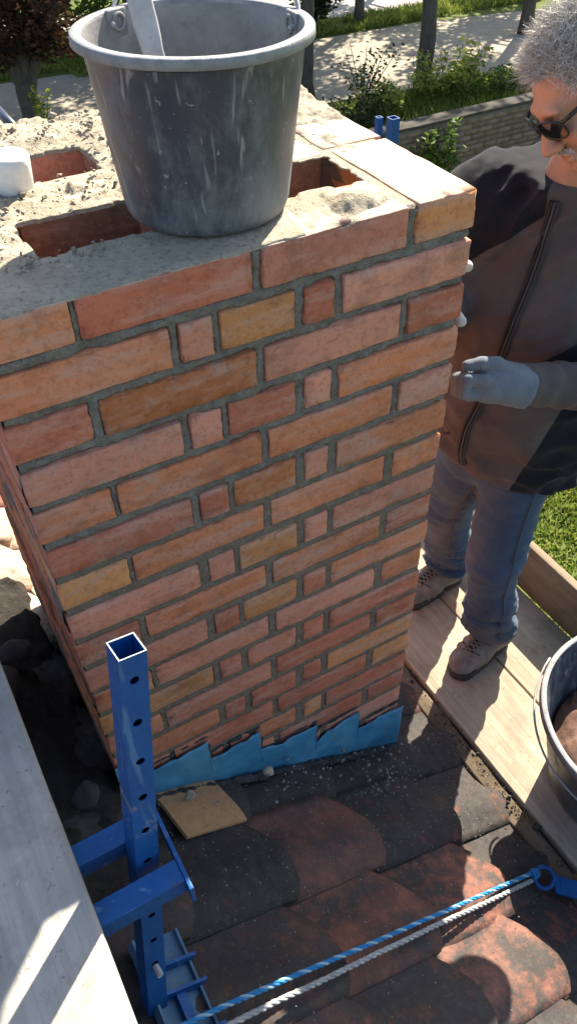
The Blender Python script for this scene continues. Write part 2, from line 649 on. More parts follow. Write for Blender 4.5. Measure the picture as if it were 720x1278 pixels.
def mat_leaf(name, a_, b_, c_=None):
    m = Mat(name, .6, .25)
    g = m.n('ShaderNodeNewGeometry')
    r = g.outputs['Random Per Island']
    c = m.ramp(r, [(0, a_), (.6, b_), (1, c_ or b_)])
    m.base(c)
    tr = m.n('ShaderNodeBsdfTranslucent'); m.l(c, tr.inputs['Color'])
    mx = m.n('ShaderNodeMixShader'); mx.inputs[0].default_value = .38
    out = m.t.nodes['Material Output']
    m.l(m.b.outputs[0], mx.inputs[1]); m.l(tr.outputs[0], mx.inputs[2]); m.l(mx.outputs[0], out.inputs['Surface'])
    return m.m

def mat_bark(name='bark', a_=(.065, .055, .046), b_=(.15, .13, .11)):
    m = Mat(name, .95, .1)
    a = m.noise(10, 6, .7, 'Object', (3, 3, .6)); b = m.noise(2.2, 4, .6)
    c = m.mix(m.rng(a, .3, .7), a_, b_)
    c = m.mix(m.rng(b, .55, .7, 0, .5), c, (.07, .085, .045))
    m.base(c); m.bump(a, .9, .03)
    return m.m

def mat_ground(name, a_, b_, c_, s1=.6, s2=7, s3=60, bump=.5, bd=.03):
    m = Mat(name, .95, .1)
    a = m.noise(s1, 5, .6, 'World'); b = m.noise(s2, 5, .7, 'World'); f = m.noise(s3, 3, .7, 'World')
    c = m.mix(m.rng(a, .35, .65), a_, b_)
    c = m.mix(m.rng(b, .5, .72, 0, .8), c, c_)
    c = m.mix(m.rng(f, .45, .75, 0, .4), c, tuple(x * .5 for x in a_))
    m.base(c); m.bump(b, bump, bd); m.bump(f, bump, bd * .3)
    return m.m

def mat_plain(name, c, rough=.6, spec=.3):
    m = Mat(name, rough, spec)
    a = m.noise(40, 4, .7)
    m.base(m.mix(m.rng(a, .3, .7), tuple(x * .85 for x in c), tuple(min(1, x * 1.1) for x in c)))
    m.bump(a, .15, .001)
    return m.m

MB = mat_brick()
M_POINT = mat_pointing()
M_CORE = mat_mortar('mortar_core', (.12, .108, .09), (.2, .18, .15))
M_TOP = mat_topmortar()
M_TILE = mat_tile()
M_TAN = mat_tan_tile()
M_BUCKET = mat_bucket()
M_BUCKET_IN = mat_dusty('cement_lined_plastic', (.17, .17, .17), (.30, .295, .285), .9, 12)
M_RIM = mat_dusty('dusty_bucket_rim', (.16, .165, .175), (.30, .30, .30), .7, 26)
M_BLUE = mat_bluepaint()
M_STEEL = mat_bare_edge()
M_FLASH = mat_flashing()
M_TAR = mat_mortar('black_sealing_mortar', (.022, .022, .023), (.075, .072, .068))
M_DECK = mat_wood('deck_plank', (.24, .200, .150), (.44, .375, .285), stain=(.14, .115, .09))
M_BOARD = mat_wood('grey_scaffold_board', (.26, .245, .22), (.42, .39, .34), stain=(.13, .12, .11))
M_BEAM = mat_wood('old_edge_timber', (.070, .052, .036), (.16, .122, .082), stain=(.03, .024, .018))
M_TOE = mat_wood('toe_board_wood', (.17, .125, .085), (.27, .205, .14))
M_LEAFG = mat_leaf('leaf_green', (.045, .09, .016), (.09, .155, .026), (.19, .24, .04))
M_LEAFY = mat_leaf('leaf_yellowgreen', (.14, .19, .03), (.28, .32, .055), (.42, .40, .09))
M_LEAFC = mat_leaf('leaf_copper', (.035, .022, .016), (.075, .038, .022), (.13, .06, .03))
M_LEAFD = mat_leaf('leaf_dark', (.02, .035, .01), (.04, .06, .015), (.08, .09, .02))
M_BARK = mat_bark()
M_GRASS = mat_ground('grass_ground', (.085, .115, .025), (.12, .15, .035), (.15, .13, .06))
M_BLADE = mat_leaf('grass_blade', (.09, .14, .02), (.17, .23, .035), (.34, .34, .09))
M_ROAD = mat_ground('road_surface', (.30, .265, .21), (.38, .335, .265), (.22, .195, .165), .35, 4, 40, .25, .01)
M_PATH = mat_ground('path_surface', (.36, .34, .32), (.42, .40, .37), (.28, .26, .25), .5, 6, 50, .2, .01)
# ------------------------------------------------------------------ ground, road, verges
GZ = -4.5
def sheet(name, pts, z, mat, label=None, thick=None):
    me = mesh(name, [(x, y, z) for x, y in pts], [tuple(range(len(pts)))])
    o = obj(name, me, mat)
    return tag(o, label, None, None, 'structure')
sheet('ground', [(-150, -150), (150, -150), (150, 150), (-150, 150)], GZ - .03, M_GRASS)
sheet('lawn', [(1.5, -8), (40, -8), (40, 9.1), (1.5, 9.1)], GZ, M_GRASS)
sheet('road', [(-60, 16.6), (2.0, 15.3), (5.5, 13.6), (8.5, 12.75), (11.4, 12.5), (15, 12.35), (60, 12.0),
               (60, 14.6), (17, 15.9), (13.5, 16.5), (10.5, 16.55), (3.5, 17.2), (-60, 20.5)], GZ - .012, M_ROAD)
sheet('path', [(-60, 24.5), (3, 20.4), (12.4, 17.9), (14.5, 17.9), (60, 17.0), (60, 19.6), (14.8, 19.9), (12.8, 20.0), (3, 22.6), (-60, 27)], GZ - .016, M_PATH)

def blades(name, n, regions, hmin, hmax, w, seed, mat, label):
    rg = np.random.default_rng(seed)
    V = []; 
    tot = sum(r[4] for r in regions)
    for (x0, x1, y0, y1, wt) in regions:
        k = int(n * wt / tot)
        x = rg.uniform(x0, x1, k); y = rg.uniform(y0, y1, k)
        keep = vnoise(np.stack([x, y, 0 * x], 1), 1.1, seed) > -0.8
        x, y = x[keep], y[keep]; k = len(x)
        h = rg.uniform(hmin, hmax, k) * (1 + .5 * vnoise(np.stack([x, y, 0 * x], 1), .8, seed + 3))
        a = rg.uniform(0, 2 * math.pi, k); b = rg.uniform(0, 2 * math.pi, k); lean = rg.uniform(.2, 1.0, k) * h
        dx, dy = np.cos(a) * w, np.sin(a) * w
        z = np.full(k, GZ - .012)
        tri = np.stack([np.stack([x - dx, y - dy, z], 1), np.stack([x + dx, y + dy, z], 1),
                        np.stack([x + np.cos(b) * lean, y + np.sin(b) * lean, z + h], 1)], 1)
        V.append(tri.reshape(-1, 3))
    V = np.vstack(V)
    F = np.arange(len(V)).reshape(-1, 3)
    o = obj(name, mesh(name, V, F), mat)
    return tag(o, label, 'grass', None, 'stuff')
blades('lawn_grass', 150000, [(1.7, 7.5, -1.5, 5.5, 1.0), (4, 12, 4, 8, .5)], .03, .085, .016, 3, M_BLADE, 'sunlit short grass and clover of the lawn below the scaffold')
blades('verge_grass', 60000, [(4, 18, 9.4, 12.4, 1.0), (5, 19, 16.7, 17.8, .5), (2, 9, 17.4, 20, .5)], .06, .2, .016, 4, M_BLADE,
       'rough green verge grass along both sides of the road')

# ------------------------------------------------------------------ house with tiled roof
SL = math.atan(.575)
RO = np.array([0, 0, -1.19]); RS = np.array([math.cos(SL), 0, -math.sin(SL)]); RT = np.array([0, 1.0, 0]); RN = np.array([math.sin(SL), 0, math.cos(SL)])
def roofp(s, t, n): return RO + RS * s + RT * t + RN * n
roof_mtx = Matrix(((RS[0], 0, RN[0], RO[0]), (RS[1], 1, RN[1], RO[1]), (RS[2], 0, RN[2], RO[2]), (0, 0, 0, 1)))
house = empty('house', (0, 0, GZ), 'low house with an old weathered clay pantile roof around the chimney', 'house')
m_plaster = mat_dusty('house_plaster', (.45, .42, .36), (.55, .52, .46), .9, 5)
V, F = box(-4.4, .72, -3.2, 3.3, GZ - .02, -1.85)
obj('wall', mesh('wall', V, F), m_plaster, house)
# gable ends under the roof
ridge_x = -1.9; rz = -1.19 + .575 * 1.9 - .09
gv = [(.72, -3.2, -1.85), (-4.4, -3.2, -1.85), (ridge_x, -3.2, rz - .12), (.72, 3.3, -1.85), (-4.4, 3.3, -1.85), (ridge_x, 3.3, rz - .12)]
obj('gable', mesh('gable', gv, [(0, 2, 1), (3, 4, 5), (0, 3, 5, 2), (1, 2, 5, 4)]), m_plaster, house)
m_bat = mat_dusty('roof_underlay', (.035, .03, .026), (.07, .06, .05), .95, 8)
# underlay sheet as roof part; tiles are its children
V = [roofp(-2.15, -3.3, -.05), roofp(1.13, -3.3, -.05), roofp(1.13, 3.4, -.05), roofp(-2.15, 3.4, -.05)]
V += [v - RN * .05 for v in V]
roof = obj('roof', mesh('roof', V, [(0, 1, 2, 3), (7, 6, 5, 4), (0, 4, 5, 1), (1, 5, 6, 2), (2, 6, 7, 3), (3, 7, 4, 0)]), m_bat, house)
# far slope of the roof (beyond the ridge)
V2 = [np.array([2 * ridge_x - v[0], v[1], v[2]]) for v in V]
obj('far_slope', mesh('far_slope', V2, [(3, 2, 1, 0), (4, 5, 6, 7), (1, 5, 4, 0), (2, 6, 5, 1), (3, 7, 6, 2), (0, 4, 7, 3)]), m_bat, house)

PITCH, GAUGE, TLEN = .205, .288, .355
def tile_mesh(seed, ns=9, nt=12):
    """one pantile: local x down the slope, y across (roll on the near, low-y side), z up"""
    rg = np.random.default_rng(seed)
    W = PITCH + .022
    u = np.linspace(0, 1, nt + 1)          # 0 = near edge (-y), 1 = far edge
    prof = np.where(u < .62, .010 + .030 * np.sin(np.pi * np.clip(u / .62, 0, 1) * .82 + .42) , 0)
    prof = .026 * np.exp(-((u - .34) / .30) ** 2) + .002 * u
    top, bot = [], []
    for j, s in enumerate(np.linspace(0, 1, ns + 1)):
        for i, uu in enumerate(u):
            # the lower end is cut with a rounded corner on the far side
            end = TLEN - .085 * max(0, (uu - .42) / .58) ** 2.2 - .022 * max(0, (.20 - uu) / .20) ** 2
            x = s * end
            y = -W / 2 + uu * W
            z = prof[i] + .036 * s
            top.append((x, y, z)); bot.append((x, y, z - .016))
    P = np.array(top + bot)
    P[:, 2] += .0022 * fbm(P + seed * 3.3, 22, 2, seed)
    P[:, 0] += .0030 * fbm(P + seed * 5.1, 40, 2, seed + 2) * (P[:, 0] > .2)
    n1 = (ns + 1) * (nt + 1)
    F = []
    id_ = lambda j, i, b=0: b * n1 + j * (nt + 1) + i
    for j in range(ns):
        for i in range(nt):
            F.append((id_(j, i), id_(j + 1, i), id_(j + 1, i + 1), id_(j, i + 1)))
            F.append((id_(j, i, 1), id_(j, i + 1, 1), id_(j + 1, i + 1, 1), id_(j + 1, i, 1)))
    for i in range(nt):
        F.append((id_(ns, i), id_(ns, i, 1), id_(ns, i + 1, 1), id_(ns, i + 1)))
        F.append((id_(0, i), id_(0, i + 1), id_(0, i + 1, 1), id_(0, i, 1)))
    for j in range(ns):
        F.append((id_(j, 0), id_(j, 0, 1), id_(j + 1, 0, 1), id_(j + 1, 0)))
        F.append((id_(j, nt), id_(j + 1, nt), id_(j + 1, nt, 1), id_(j, nt, 1)))
    me = mesh('tile', P, F)
    me.materials.append(M_TILE)
    me.polygons.foreach_set('use_smooth', np.array([k < 2 * ns * nt for k in range(len(F))]))
    return me
tile_meshes = [tile_mesh(s) for s in range(6)]
rnd = random.Random(11)
tile_cols = [(.27, .10, .062), (.20, .08, .052), (.33, .14, .09), (.17, .075, .055), (.24, .105, .072)]
fixed = {}     # (row end, column) -> grime 0..1 (alpha .5 = neutral, lower = dirtier)
for r in range(-7, 5):
    s_end = 0.298 + r * GAUGE
    if s_end > 1.2: continue
    for c in range(-13, 17):
        tc = -.2325 + c * PITCH
        s0 = s_end - TLEN
        # leave out tiles wholly inside the chimney
        p = roofp(s_end - GAUGE / 2, tc, 0)
        if -0.0 < p[0] - .11 and p[0] + .11 < .77 and .12 < tc < .50: continue
        if (r, c) in ((0, 1), (0, 0)) and c == 1: pass
        if s_end < -1.85: continue
        ang = rnd.uniform(-.018, .018); low = -.026 if c == 1 and 0 <= r <= 2 else 0.0
        mt = roof_mtx @ Matrix.Translation((s0 + rnd.uniform(-.012, .012), tc + rnd.uniform(-.004, .004), -.030 + low + rnd.uniform(0, .004))) @ Matrix.Rotation(ang, 4, 'Z')
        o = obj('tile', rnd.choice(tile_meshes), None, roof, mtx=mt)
        k = rnd.choice(tile_cols)
        al = .46 + rnd.choice((-.19, -.15, -.10, -.05, .0, .03, .07))
        if c == 0 and r == 0: al = .34
        if c == -1 and r == 0: al = .44
        if c == 0 and r == 1: al = .54
        if c == -1 and r == 1: al = .56
        if c >= 4: al = .5 + rnd.uniform(.0, .15)
        if 4 <= c <= 6 and -1 <= r <= 1: k, al = (.44, .34, .245), .62       # pale cream tiles behind the chimney
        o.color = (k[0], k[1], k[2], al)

# ridge tiles
for i in range(16):
    y0 = -3.2 + i * .41
    a = np.linspace(0, math.pi, 9)
    V = [(ridge_x + .13 * math.cos(t), y, rz + .02 + .10 * math.sin(t) + dz) for y, dz in ((y0, 0), (y0 + .44, .012)) for t in a]
    V += [(ridge_x + .115 * math.cos(t), y, rz + .02 + .085 * math.sin(t) + dz) for y, dz in ((y0, 0), (y0 + .44, .012)) for t in a]
    F = [(k, k + 1, k + 10, k + 9) for k in range(8)] + [(18 + k, 18 + k + 9, 18 + k + 10, 18 + k + 1) for k in range(8)]
    F += [(k, 18 + k, 19 + k, k + 1) for k in range(8)] + [(9 + k, 10 + k, 28 + k, 27 + k) for k in range(8)]
    o = obj('ridge_tile', mesh('ridge_tile', V, F), M_TILE, roof)
    o.color = (.3, .1, .06, .5)

# tan replacement tile piece under the flashing
u = np.linspace(0, 1, 9)
V = []
corn = [roofp(.062, -.006, -.004), roofp(.232, -.004, .000), roofp(.250, -.142, .021), roofp(.085, -.146, .019)]
for j in range(9):
    for i in range(9):
        a, b = u[i], u[j]
        p = (1 - b) * ((1 - a) * corn[0] + a * corn[1]) + b * ((1 - a) * corn[3] + a * corn[2])
        p = p + RN * (.007 * math.sin(math.pi * b)) + RS * .002 * math.sin(7 * b + 2 * a)
        V.append(p)
nV = len(V)
V += [p - RN * .009 for p in V]
F = []
for j in range(8):
    for i in range(8):
        k = j * 9 + i
        F.append((k, k + 9, k + 10, k + 1)); F.append((nV + k, nV + k + 1, nV + k + 10, nV + k + 9))
for i in range(8):
    F.append((i, i + 1, nV + i + 1, nV + i)); k = 72 + i; F.append((k, nV + k, nV + k + 1, k + 1))
    k = i * 9; F.append((k, nV + k, nV + k + 9, k + 9)); k = i * 9 + 8; F.append((k, k + 9, nV + k + 9, nV + k))
o = obj('tile', mesh('tan_tile', V, F), M_TAN, roof)
o['label'] = 'clean tan yellow tile piece tucked under the flashing'

# ------------------------------------------------------------------ chimney
CH, JT = .07958, .0179
BH = CH - JT
CW, CD = .77, .605
chim = empty('chimney', (.385, .3, -1.6), 'freshly relaid red and yellow brick chimney stack rising through the roof', 'chimney')
rb = random.Random(5)
PAL = {'p': (.56, .250, .175), 'o': (.54, .215, .115), 'r': (.44, .160, .102), 't': (.53, .250, .112), 'd': (.43, .165, .075), 's': (.215, .130, .085)}
front_rects = []
seedc = [0]
def brick(x0, x1, y0, y1, zt, c=None, fine=True, zb=None, tilt=0.0):
    zb = zt - BH if zb is None else zb
    seedc[0] += 1
    if fine and y0 < .01:
        if x0 > .01: x0 += .0016
        if x1 < CW - .01: x1 -= .0016
    L, D, H = x1 - x0, y1 - y0, zt - zb
    if fine:
        nx = max(6, int(L / .011)); ny = 6 if D < .16 else 12
        V, F = rbox(L, D, H, nx, ny, 8, .0020, .0012, 34, seedc[0], .016)
        V = V + .0007 * np.stack([vnoise(V + seedc[0], 150, q) for q in range(3)], 1)
        if y0 < .01: front_rects.append((x0, x1, zb, zt))
    else:
        V, F = rbox(L, D, H, 4, 4, 4, .004)
        V = V + .0012 * np.stack([vnoise(V + seedc[0], 30, k) for k in range(3)], 1)
    me = mesh('brick', V, F)
    me.materials.append(MB)
    mt = Matrix.Translation(((x0 + x1) / 2, (y0 + y1) / 2, (zt + zb) / 2)) @ Matrix.Rotation(tilt, 4, 'Y')
    o = obj('brick', me, None, chim, smooth=fine, mtx=mt)
    if c is None: c = rb.choice('pppooorrt')
    k = PAL[c]; v = rb.uniform(.86, 1.1); h = rb.uniform(.95, 1.06)
    o.color = (min(.9, k[0] * v), k[1] * v * h, k[2] * v * h, 1)
    return o
NC = 21
row_cols = {1: 'orpt', 2: 'optrp', 3: 'rdpr', 4: 'pprpo', 5: 'ooop', 6: 'rrdpo', 7: 'tooo', 8: 'pptpp', 9: 'roor'[:4], 10: 'prtro', 11: 'oppo',
            12: 'trprr', 13: 'oprr', 14: 'orrrt', 15: 'rrrt', 16: 'orotr', 17: 'rorr'}
jit = lambda a=.003: rb.uniform(-a, a)
for k in range(1, NC + 1):
    zt = -(k - 1) * CH + (jit(.0015) if k > 1 else 0)
    rc = row_cols.get(k, None)
    g = lambda i: (rc[i] if rc and i < len(rc) else None)
    rx = CW + jit(.003)
    if k % 2 == 1:
        # front: header end, two stretchers, header end
        brick(0 + jit(.002), .120 + jit(), 0 + jit(.0015), .25, zt, g(0))
        brick(.129 + jit(.002), .380 + jit(.002), 0 + jit(.0015), .118, zt, g(1), tilt=jit(.004))
        brick(.394 + jit(.002), .643 + jit(.002), 0 + jit(.0015), .118, zt, g(2), tilt=jit(.004))
        brick(.659 + jit(.002), rx, 0 + jit(.0015), .25, zt, g(3))
        brick(jit(.002), .118, .262, .605, zt, fine=k == 1)
        brick(.652, CW + jit(.002), .262, .605 if k > 1 else .51, zt, fine=k == 1)
        if k <= 13:
            brick(.13, .378, .488, .605, zt, fine=False); brick(.39, .64, .488, .605, zt, fine=False)
    else:
        brick(0 + jit(.002), .247 + jit(.002), 0 + jit(.0015), .118, zt, g(0), tilt=jit(.004))
        brick(.261 + jit(.002), .314 + jit(.002), 0 + jit(.0015), .118, zt, g(1))
        brick(.325 + jit(.002), .446 + jit(.003), 0 + jit(.0015), .118, zt, g(2))
        brick(.462 + jit(.002), .515 + jit(.002), 0 + jit(.0015), .118, zt, g(3))
        brick(.528 + jit(.002), rx, 0 + jit(.0015), .118, zt, g(4), tilt=jit(.004))
        brick(jit(.002), .118, .13, .38, zt, fine=k < 3); brick(jit(.002), .118, .392, .605, zt, fine=False)
        brick(.652, CW + jit(.002), .13, .38, zt, fine=False); brick(.652, CW + jit(.002), .392, .605, zt, fine=False)
        if k <= 13:
            brick(.13, .25, .488, .605, zt, fine=False); brick(.262, .51, .488, .605, zt, fine=False); brick(.522, .64, .488, .605, zt, fine=False)
    if k <= 4:      # withes between the flues
        if k % 2:
            brick(.13, .378, .243, .362, zt, 's', False); brick(.39, .64, .243, .362, zt, 's', False); brick(.305, .497, .128, .234, zt, 's', False)
        else:
            brick(.13, .25, .243, .362, zt, 's', False); brick(.262, .51, .243, .362, zt, 's', False); brick(.522, .64, .243, .362, zt, 's', False); brick(.305, .497, .128, .234, zt, 's', False)
        brick(.305, .47, .372, .48, zt, 's', False); brick(.48, .64, .372, .48, zt, 's', False)

ZB = -1.78
parts = [box(.008, .762, .016, .110, ZB, -.008), box(.008, .110, .110, .597, ZB, -.008), box(.660, .762, .110, .597, ZB, -.008),
         box(.110, .660, .251, .354, ZB, -.0085), box(.110, .660, .496, .597, ZB, -.0085),
         box(.314, .488, .110, .251, ZB, -.009), box(.314, .660, .354, .496, ZB, -.009), box(.11, .66, .11, .5, ZB, -.9)]
V, F = merge(parts)
obj('mortar', mesh('mortar', V, F), M_CORE, chim)

# raked and pointed joints of the front: one lumpy sheet set back from the brick faces
nx, nz = 330, 700
X, Z = np.meshgrid(np.linspace(.004, .766, nx + 1), np.linspace(-1.66, -.004, nz + 1), indexing='ij')
P = np.stack([X.ravel(), 0 * X.ravel(), Z.ravel()], 1)
dist = np.full(len(P), 1.0)                   # distance to the nearest brick edge
for (a0, a1, b0, b1) in front_rects:
    dx = np.maximum.reduce([a0 - P[:, 0], P[:, 0] - a1, 0 * P[:, 0]]); dz = np.maximum.reduce([b0 - P[:, 2], P[:, 2] - b1, 0 * P[:, 2]])
    dist = np.minimum(dist, np.hypot(dx, dz))
fresh = np.clip((P[:, 2] + .46 + .05 * vnoise(P, 9, 4)) / .10, 0, 1)
n1 = fbm(P, 55, 3, 1); n2 = fbm(P, 190, 2, 2); n3 = vnoise(P, 16, 3); n4 = vnoise(P, 30, 6)
P[:, 1] = .0026 + .0016 * n1 * (1 + 1.6 * fresh) + (.0007 + .0012 * fresh) * n2 - .0030 * np.clip(n3 - .25, 0, 1) * fresh + .0016 * fresh
P[:, 1] += np.where(dist <= 0, .010, 0)
P[:, 1] += fresh * .0075 * np.exp(-dist / .0026) * np.clip(.45 + 1.3 * n4, 0, 1.2)      # open cracks against the bricks
ids = np.arange((nx + 1) * (nz + 1)).reshape(nx + 1, nz + 1)
F = np.stack([ids[:-1, :-1], ids[1:, :-1], ids[1:, 1:], ids[:-1, 1:]], -1).reshape(-1, 4)
obj('pointing', mesh('pointing', P, F), M_POINT, chim, True)
# the same for the left side
ny, nz = 110, 420
Y, Z = np.meshgrid(np.linspace(.004, .60, ny + 1), np.linspace(-1.66, -.004, nz + 1), indexing='ij')
P = np.stack([0 * Y.ravel(), Y.ravel(), Z.ravel()], 1)
n1 = fbm(P, 55, 3, 8); n3 = vnoise(P, 14, 9)
P[:, 0] = .003 + .0035 * n1 - .007 * np.clip(n3 - .1, 0, 1)
ids = np.arange((ny + 1) * (nz + 1)).reshape(ny + 1, nz + 1)
F = np.stack([ids[:-1, :-1], ids[:-1, 1:], ids[1:, 1:], ids[1:, :-1]], -1).reshape(-1, 4)
obj('pointing', mesh('pointing_side', P, F), M_CORE, chim, True)

# mortar spread over the top, open over the flues
FL = [(.121, .303, .120, .240), (.121, .303, .366, .484), (.500, .640, .120, .240)]
res = .004
nx, ny = int(.766 / res), int(.606 / res)
xs = np.linspace(.003, .767, nx + 1); ys = np.linspace(.003, .606, ny + 1)
X, Y = np.meshgrid(xs, ys, indexing='ij')
P = np.stack([X.ravel(), Y.ravel(), 0 * X.ravel()], 1)
a = fbm(P, 13, 4, 21); b = fbm(P, 60, 3, 22); c = fbm(P, 150, 2, 23)
x, y = P[:, 0], P[:, 1]
cover = .006 + .009 * a + .0045 * b + .0016 * c
front = np.clip((.115 - y) / .05, 0, 1)
cover = cover * (1 - .75 * front) + .0012 * front                # a thin film on the front course
cover -= .020 * np.clip((x - .56) / .06, 0, 1) * np.clip((.40 - y) / .1, 0, 1)      # clean brick at the right
cover -= .0025 * np.clip((x - .44) / .05, 0, 1) * front
cover -= .004 * np.exp(-((x - .53 - .15 * y) / .003) ** 2) * front + .004 * np.exp(-((x - .47 - .15 * y) / .003) ** 2) * front
pat = np.exp(-(((x - .605) / .055) ** 2 + ((y - .052) / .030) ** 2) ** 2)
cover += pat * (.026 + .003 * b)
pat2 = np.exp(-(((x - .69) / .035) ** 2 + ((y - .27) / .06) ** 2) ** 2)
cover += pat2 * (.012 + .004 * b)
cover += .010 * np.clip((y - .40) / .15, 0, 1)
cover += .016 * np.clip(fbm(P, 32, 3, 29) - .22, 0, 1) * np.clip((y - .1) / .1, 0, 1) * np.clip((.62 - x) / .1, 0, 1) * 2
edge = np.minimum.reduce([x, CW - x, y + .004, .61 - y])
cover -= np.where(y < .1, .006, .014) * np.clip(1 - edge / .010, 0, 1) ** 1.5 * np.where(y > .5, .4, 1)
hd_ = np.full(len(P), 1.0)                               # thin lip round the flue mouths
for (a0, a1, b0, b1) in FL:
    hd_ = np.minimum(hd_, np.hypot(np.maximum.reduce([a0 - x, x - a1, 0 * x]), np.maximum.reduce([b0 - y, y - b1, 0 * y])))
cover = np.where(cover > .003, .003 + (cover - .003) * np.clip(hd_ / .035, .05, 1), cover)
# leave a flat bed where the bucket stands
dbk = np.hypot(x - .39, y - .16)
cover = np.where(dbk < .135, np.minimum(cover, .0015), cover)
P[:, 2] = np.maximum(cover, np.where((edge > .012) | (y > .3), -.0018, -.008))
# ragged flue mouths
P[:, 0] += .003 * vnoise(P, 70, 31); P[:, 1] += .003 * vnoise(P, 70, 32)
ids = np.arange((nx + 1) * (ny + 1)).reshape(nx + 1, ny + 1)
cx = (xs[:-1] + xs[1:]) / 2; cy = (ys[:-1] + ys[1:]) / 2
CX, CY = np.meshgrid(cx, cy, indexing='ij')
rag = .004 * vnoise(np.stack([CX.ravel(), CY.ravel(), 0 * CX.ravel()], 1), 35, 33).reshape(CX.shape)
hole = np.zeros(CX.shape, bool)
for (a0, a1, b0, b1) in FL:
    hole |= (CX > a0 + rag) & (CX < a1 + rag) & (CY > b0 + rag) & (CY < b1 + rag)
Q = np.stack([ids[:-1, :-1], ids[1:, :-1], ids[1:, 1:], ids[:-1, 1:]], -1)
F = Q[~hole].reshape(-1, 4)
# skirts down into the flues and round the outside
top_n = len(P)
P2 = P.copy(); P2[:, 2] = np.minimum(-.003, P[:, 2] - .002)
sk = []
solid = ~hole
pad = np.zeros((nx + 2, ny + 2), bool); pad[1:-1, 1:-1] = solid
for i, j in np.argwhere(solid):
    q = Q[i, j]
    if not pad[i + 1, j]: sk.append((q[0], q[0] + top_n, q[1] + top_n, q[1]))
    if not pad[i + 1, j + 2]: sk.append((q[2], q[2] + top_n, q[3] + top_n, q[3]))
    if not pad[i, j + 1]: sk.append((q[3], q[3] + top_n, q[0] + top_n, q[0]))
    if not pad[i + 2, j + 1]: sk.append((q[1], q[1] + top_n, q[2] + top_n, q[2]))
obj('mortar_bed', mesh('mortar_bed', np.vstack([P, P2]), np.vstack([F, np.array(sk)])), M_TOP, chim, True)

# crumbs of mortar on the top
def crumbs(name, pts, sizes, seed, mat, label=None, parent=None):
    rg = np.random.default_rng(seed)
    base = np.array([(1, 0, 0), (-1, 0, 0), (0, 1, 0), (0, -1, 0), (0, 0, 1), (0, 0, -.6)], float)
    tri = [(0, 2, 4), (2, 1, 4), (1, 3, 4), (3, 0, 4), (2, 0, 5), (1, 2, 5), (3, 1, 5), (0, 3, 5)]
    V = []; F = []
    for i, (p, s) in enumerate(zip(pts, sizes)):
        r = Matrix.Rotation(rg.uniform(0, 6.28), 3, Vector(rg.normal(size=3)))
        v = (base * rg.uniform(.5, 1.3, (6, 1)) * np.array([1, 1, .7]) * s) @ np.array(r).T + p
        V.append(v); F += [tuple(np.array(t) + 6 * i) for t in tri]
    o = obj(name, mesh(name, np.vstack(V), np.array(F)), mat, parent)
    return o
rg = np.random.default_rng(2)
pts, sz = [], []
while len(pts) < 1100:
    x, y = rg.uniform(.01, .66), rg.uniform(.08, .6)
    if x > .45 and y < .3: continue
    if any(a0 - .004 < x < a1 + .004 and b0 - .004 < y < b1 + .004 for a0, a1, b0, b1 in FL): continue
    if math.hypot(x - .39, y - .16) < .15: continue
    pts.append((x, y, .010 + .012 * (y > .4))); sz.append(min(.009, .0008 + rg.gamma(1.3, .0014)))
o = crumbs('mortar_crumbs', pts, sz, 4, mat_dusty('mortar_crumb', (.14, .125, .10), (.30, .26, .20), .95, 60), parent=chim); o['kind'] = 'stuff'

# stepped blue flashing and its black sealing
def plate(poly, y, th, jag=0.0, seed=0):
    V = [(x, y, z) for x, z in poly] + [(x, y + th, z) for x, z in poly]
    n = len(poly)
    F = [tuple(range(n)), tuple(range(2 * n - 1, n - 1, -1))]
    F += [((i + 1) % n, i, n + i, n + (i + 1) % n) for i in range(n)]
    return np.array(V, float), F
rzz = lambda x: -1.19 - .575 * x
tops = [(-.003, .075, -1.06), (.058, .209, -1.130), (.203, .341, -1.204), (.338, .498, -1.310), (.492, .632, -1.352), (.626, .777, -1.434)]
# one crumpled sheet with a saw-tooth upper edge stepping down with the courses
outl = [(-.004, -1.060), (.060, -1.068), (.0605, -1.139), (.206, -1.128), (.2065, -1.208), (.338, -1.202), (.3385, -1.286), (.395, -1.308), (.497, -1.306),
        (.4975, -1.392), (.552, -1.362), (.630, -1.356), (.6305, -1.442), (.777, -1.434)]
xs_ = np.unique(np.r_[np.linspace(-.004, .777, 170), [p[0] for p in outl]])
zt_ = np.interp(xs_, [p[0] for p in outl], [p[1] for p in outl])
rows_ = 15
V = []
for k in range(rows_):
    t = k / (rows_ - 1)
    zb_ = -1.19 - .575 * xs_ - .02
    z = zb_ + (zt_ - zb_) * t
    P_ = np.stack([xs_, 0 * xs_, z], 1)
    y = -.011 + .0045 * vnoise(P_, 13, 2) + .0022 * vnoise(P_, 38, 3) - .003 * (t > .9) * vnoise(P_, 60, 5)
    z = z + .0015 * vnoise(P_, 30, 6) * (t == 1)
    V.append(np.stack([xs_, y, z], 1))
nxx = len(xs_)
V = np.vstack(V); n0 = len(V)
V = np.vstack([V, V + np.array([0, .002, 0])])
ids = np.arange(n0).reshape(rows_, nxx)
Fq = np.stack([ids[:-1, :-1], ids[:-1, 1:], ids[1:, 1:], ids[1:, :-1]], -1).reshape(-1, 4)
Ft = np.stack([ids[-1, :-1], ids[-1, 1:], ids[-1, 1:] + n0, ids[-1, :-1] + n0], -1)
obj('flashing', mesh('flashing', V, np.vstack([Fq, Fq[:, ::-1] + n0, Ft])), M_FLASH, chim, True)
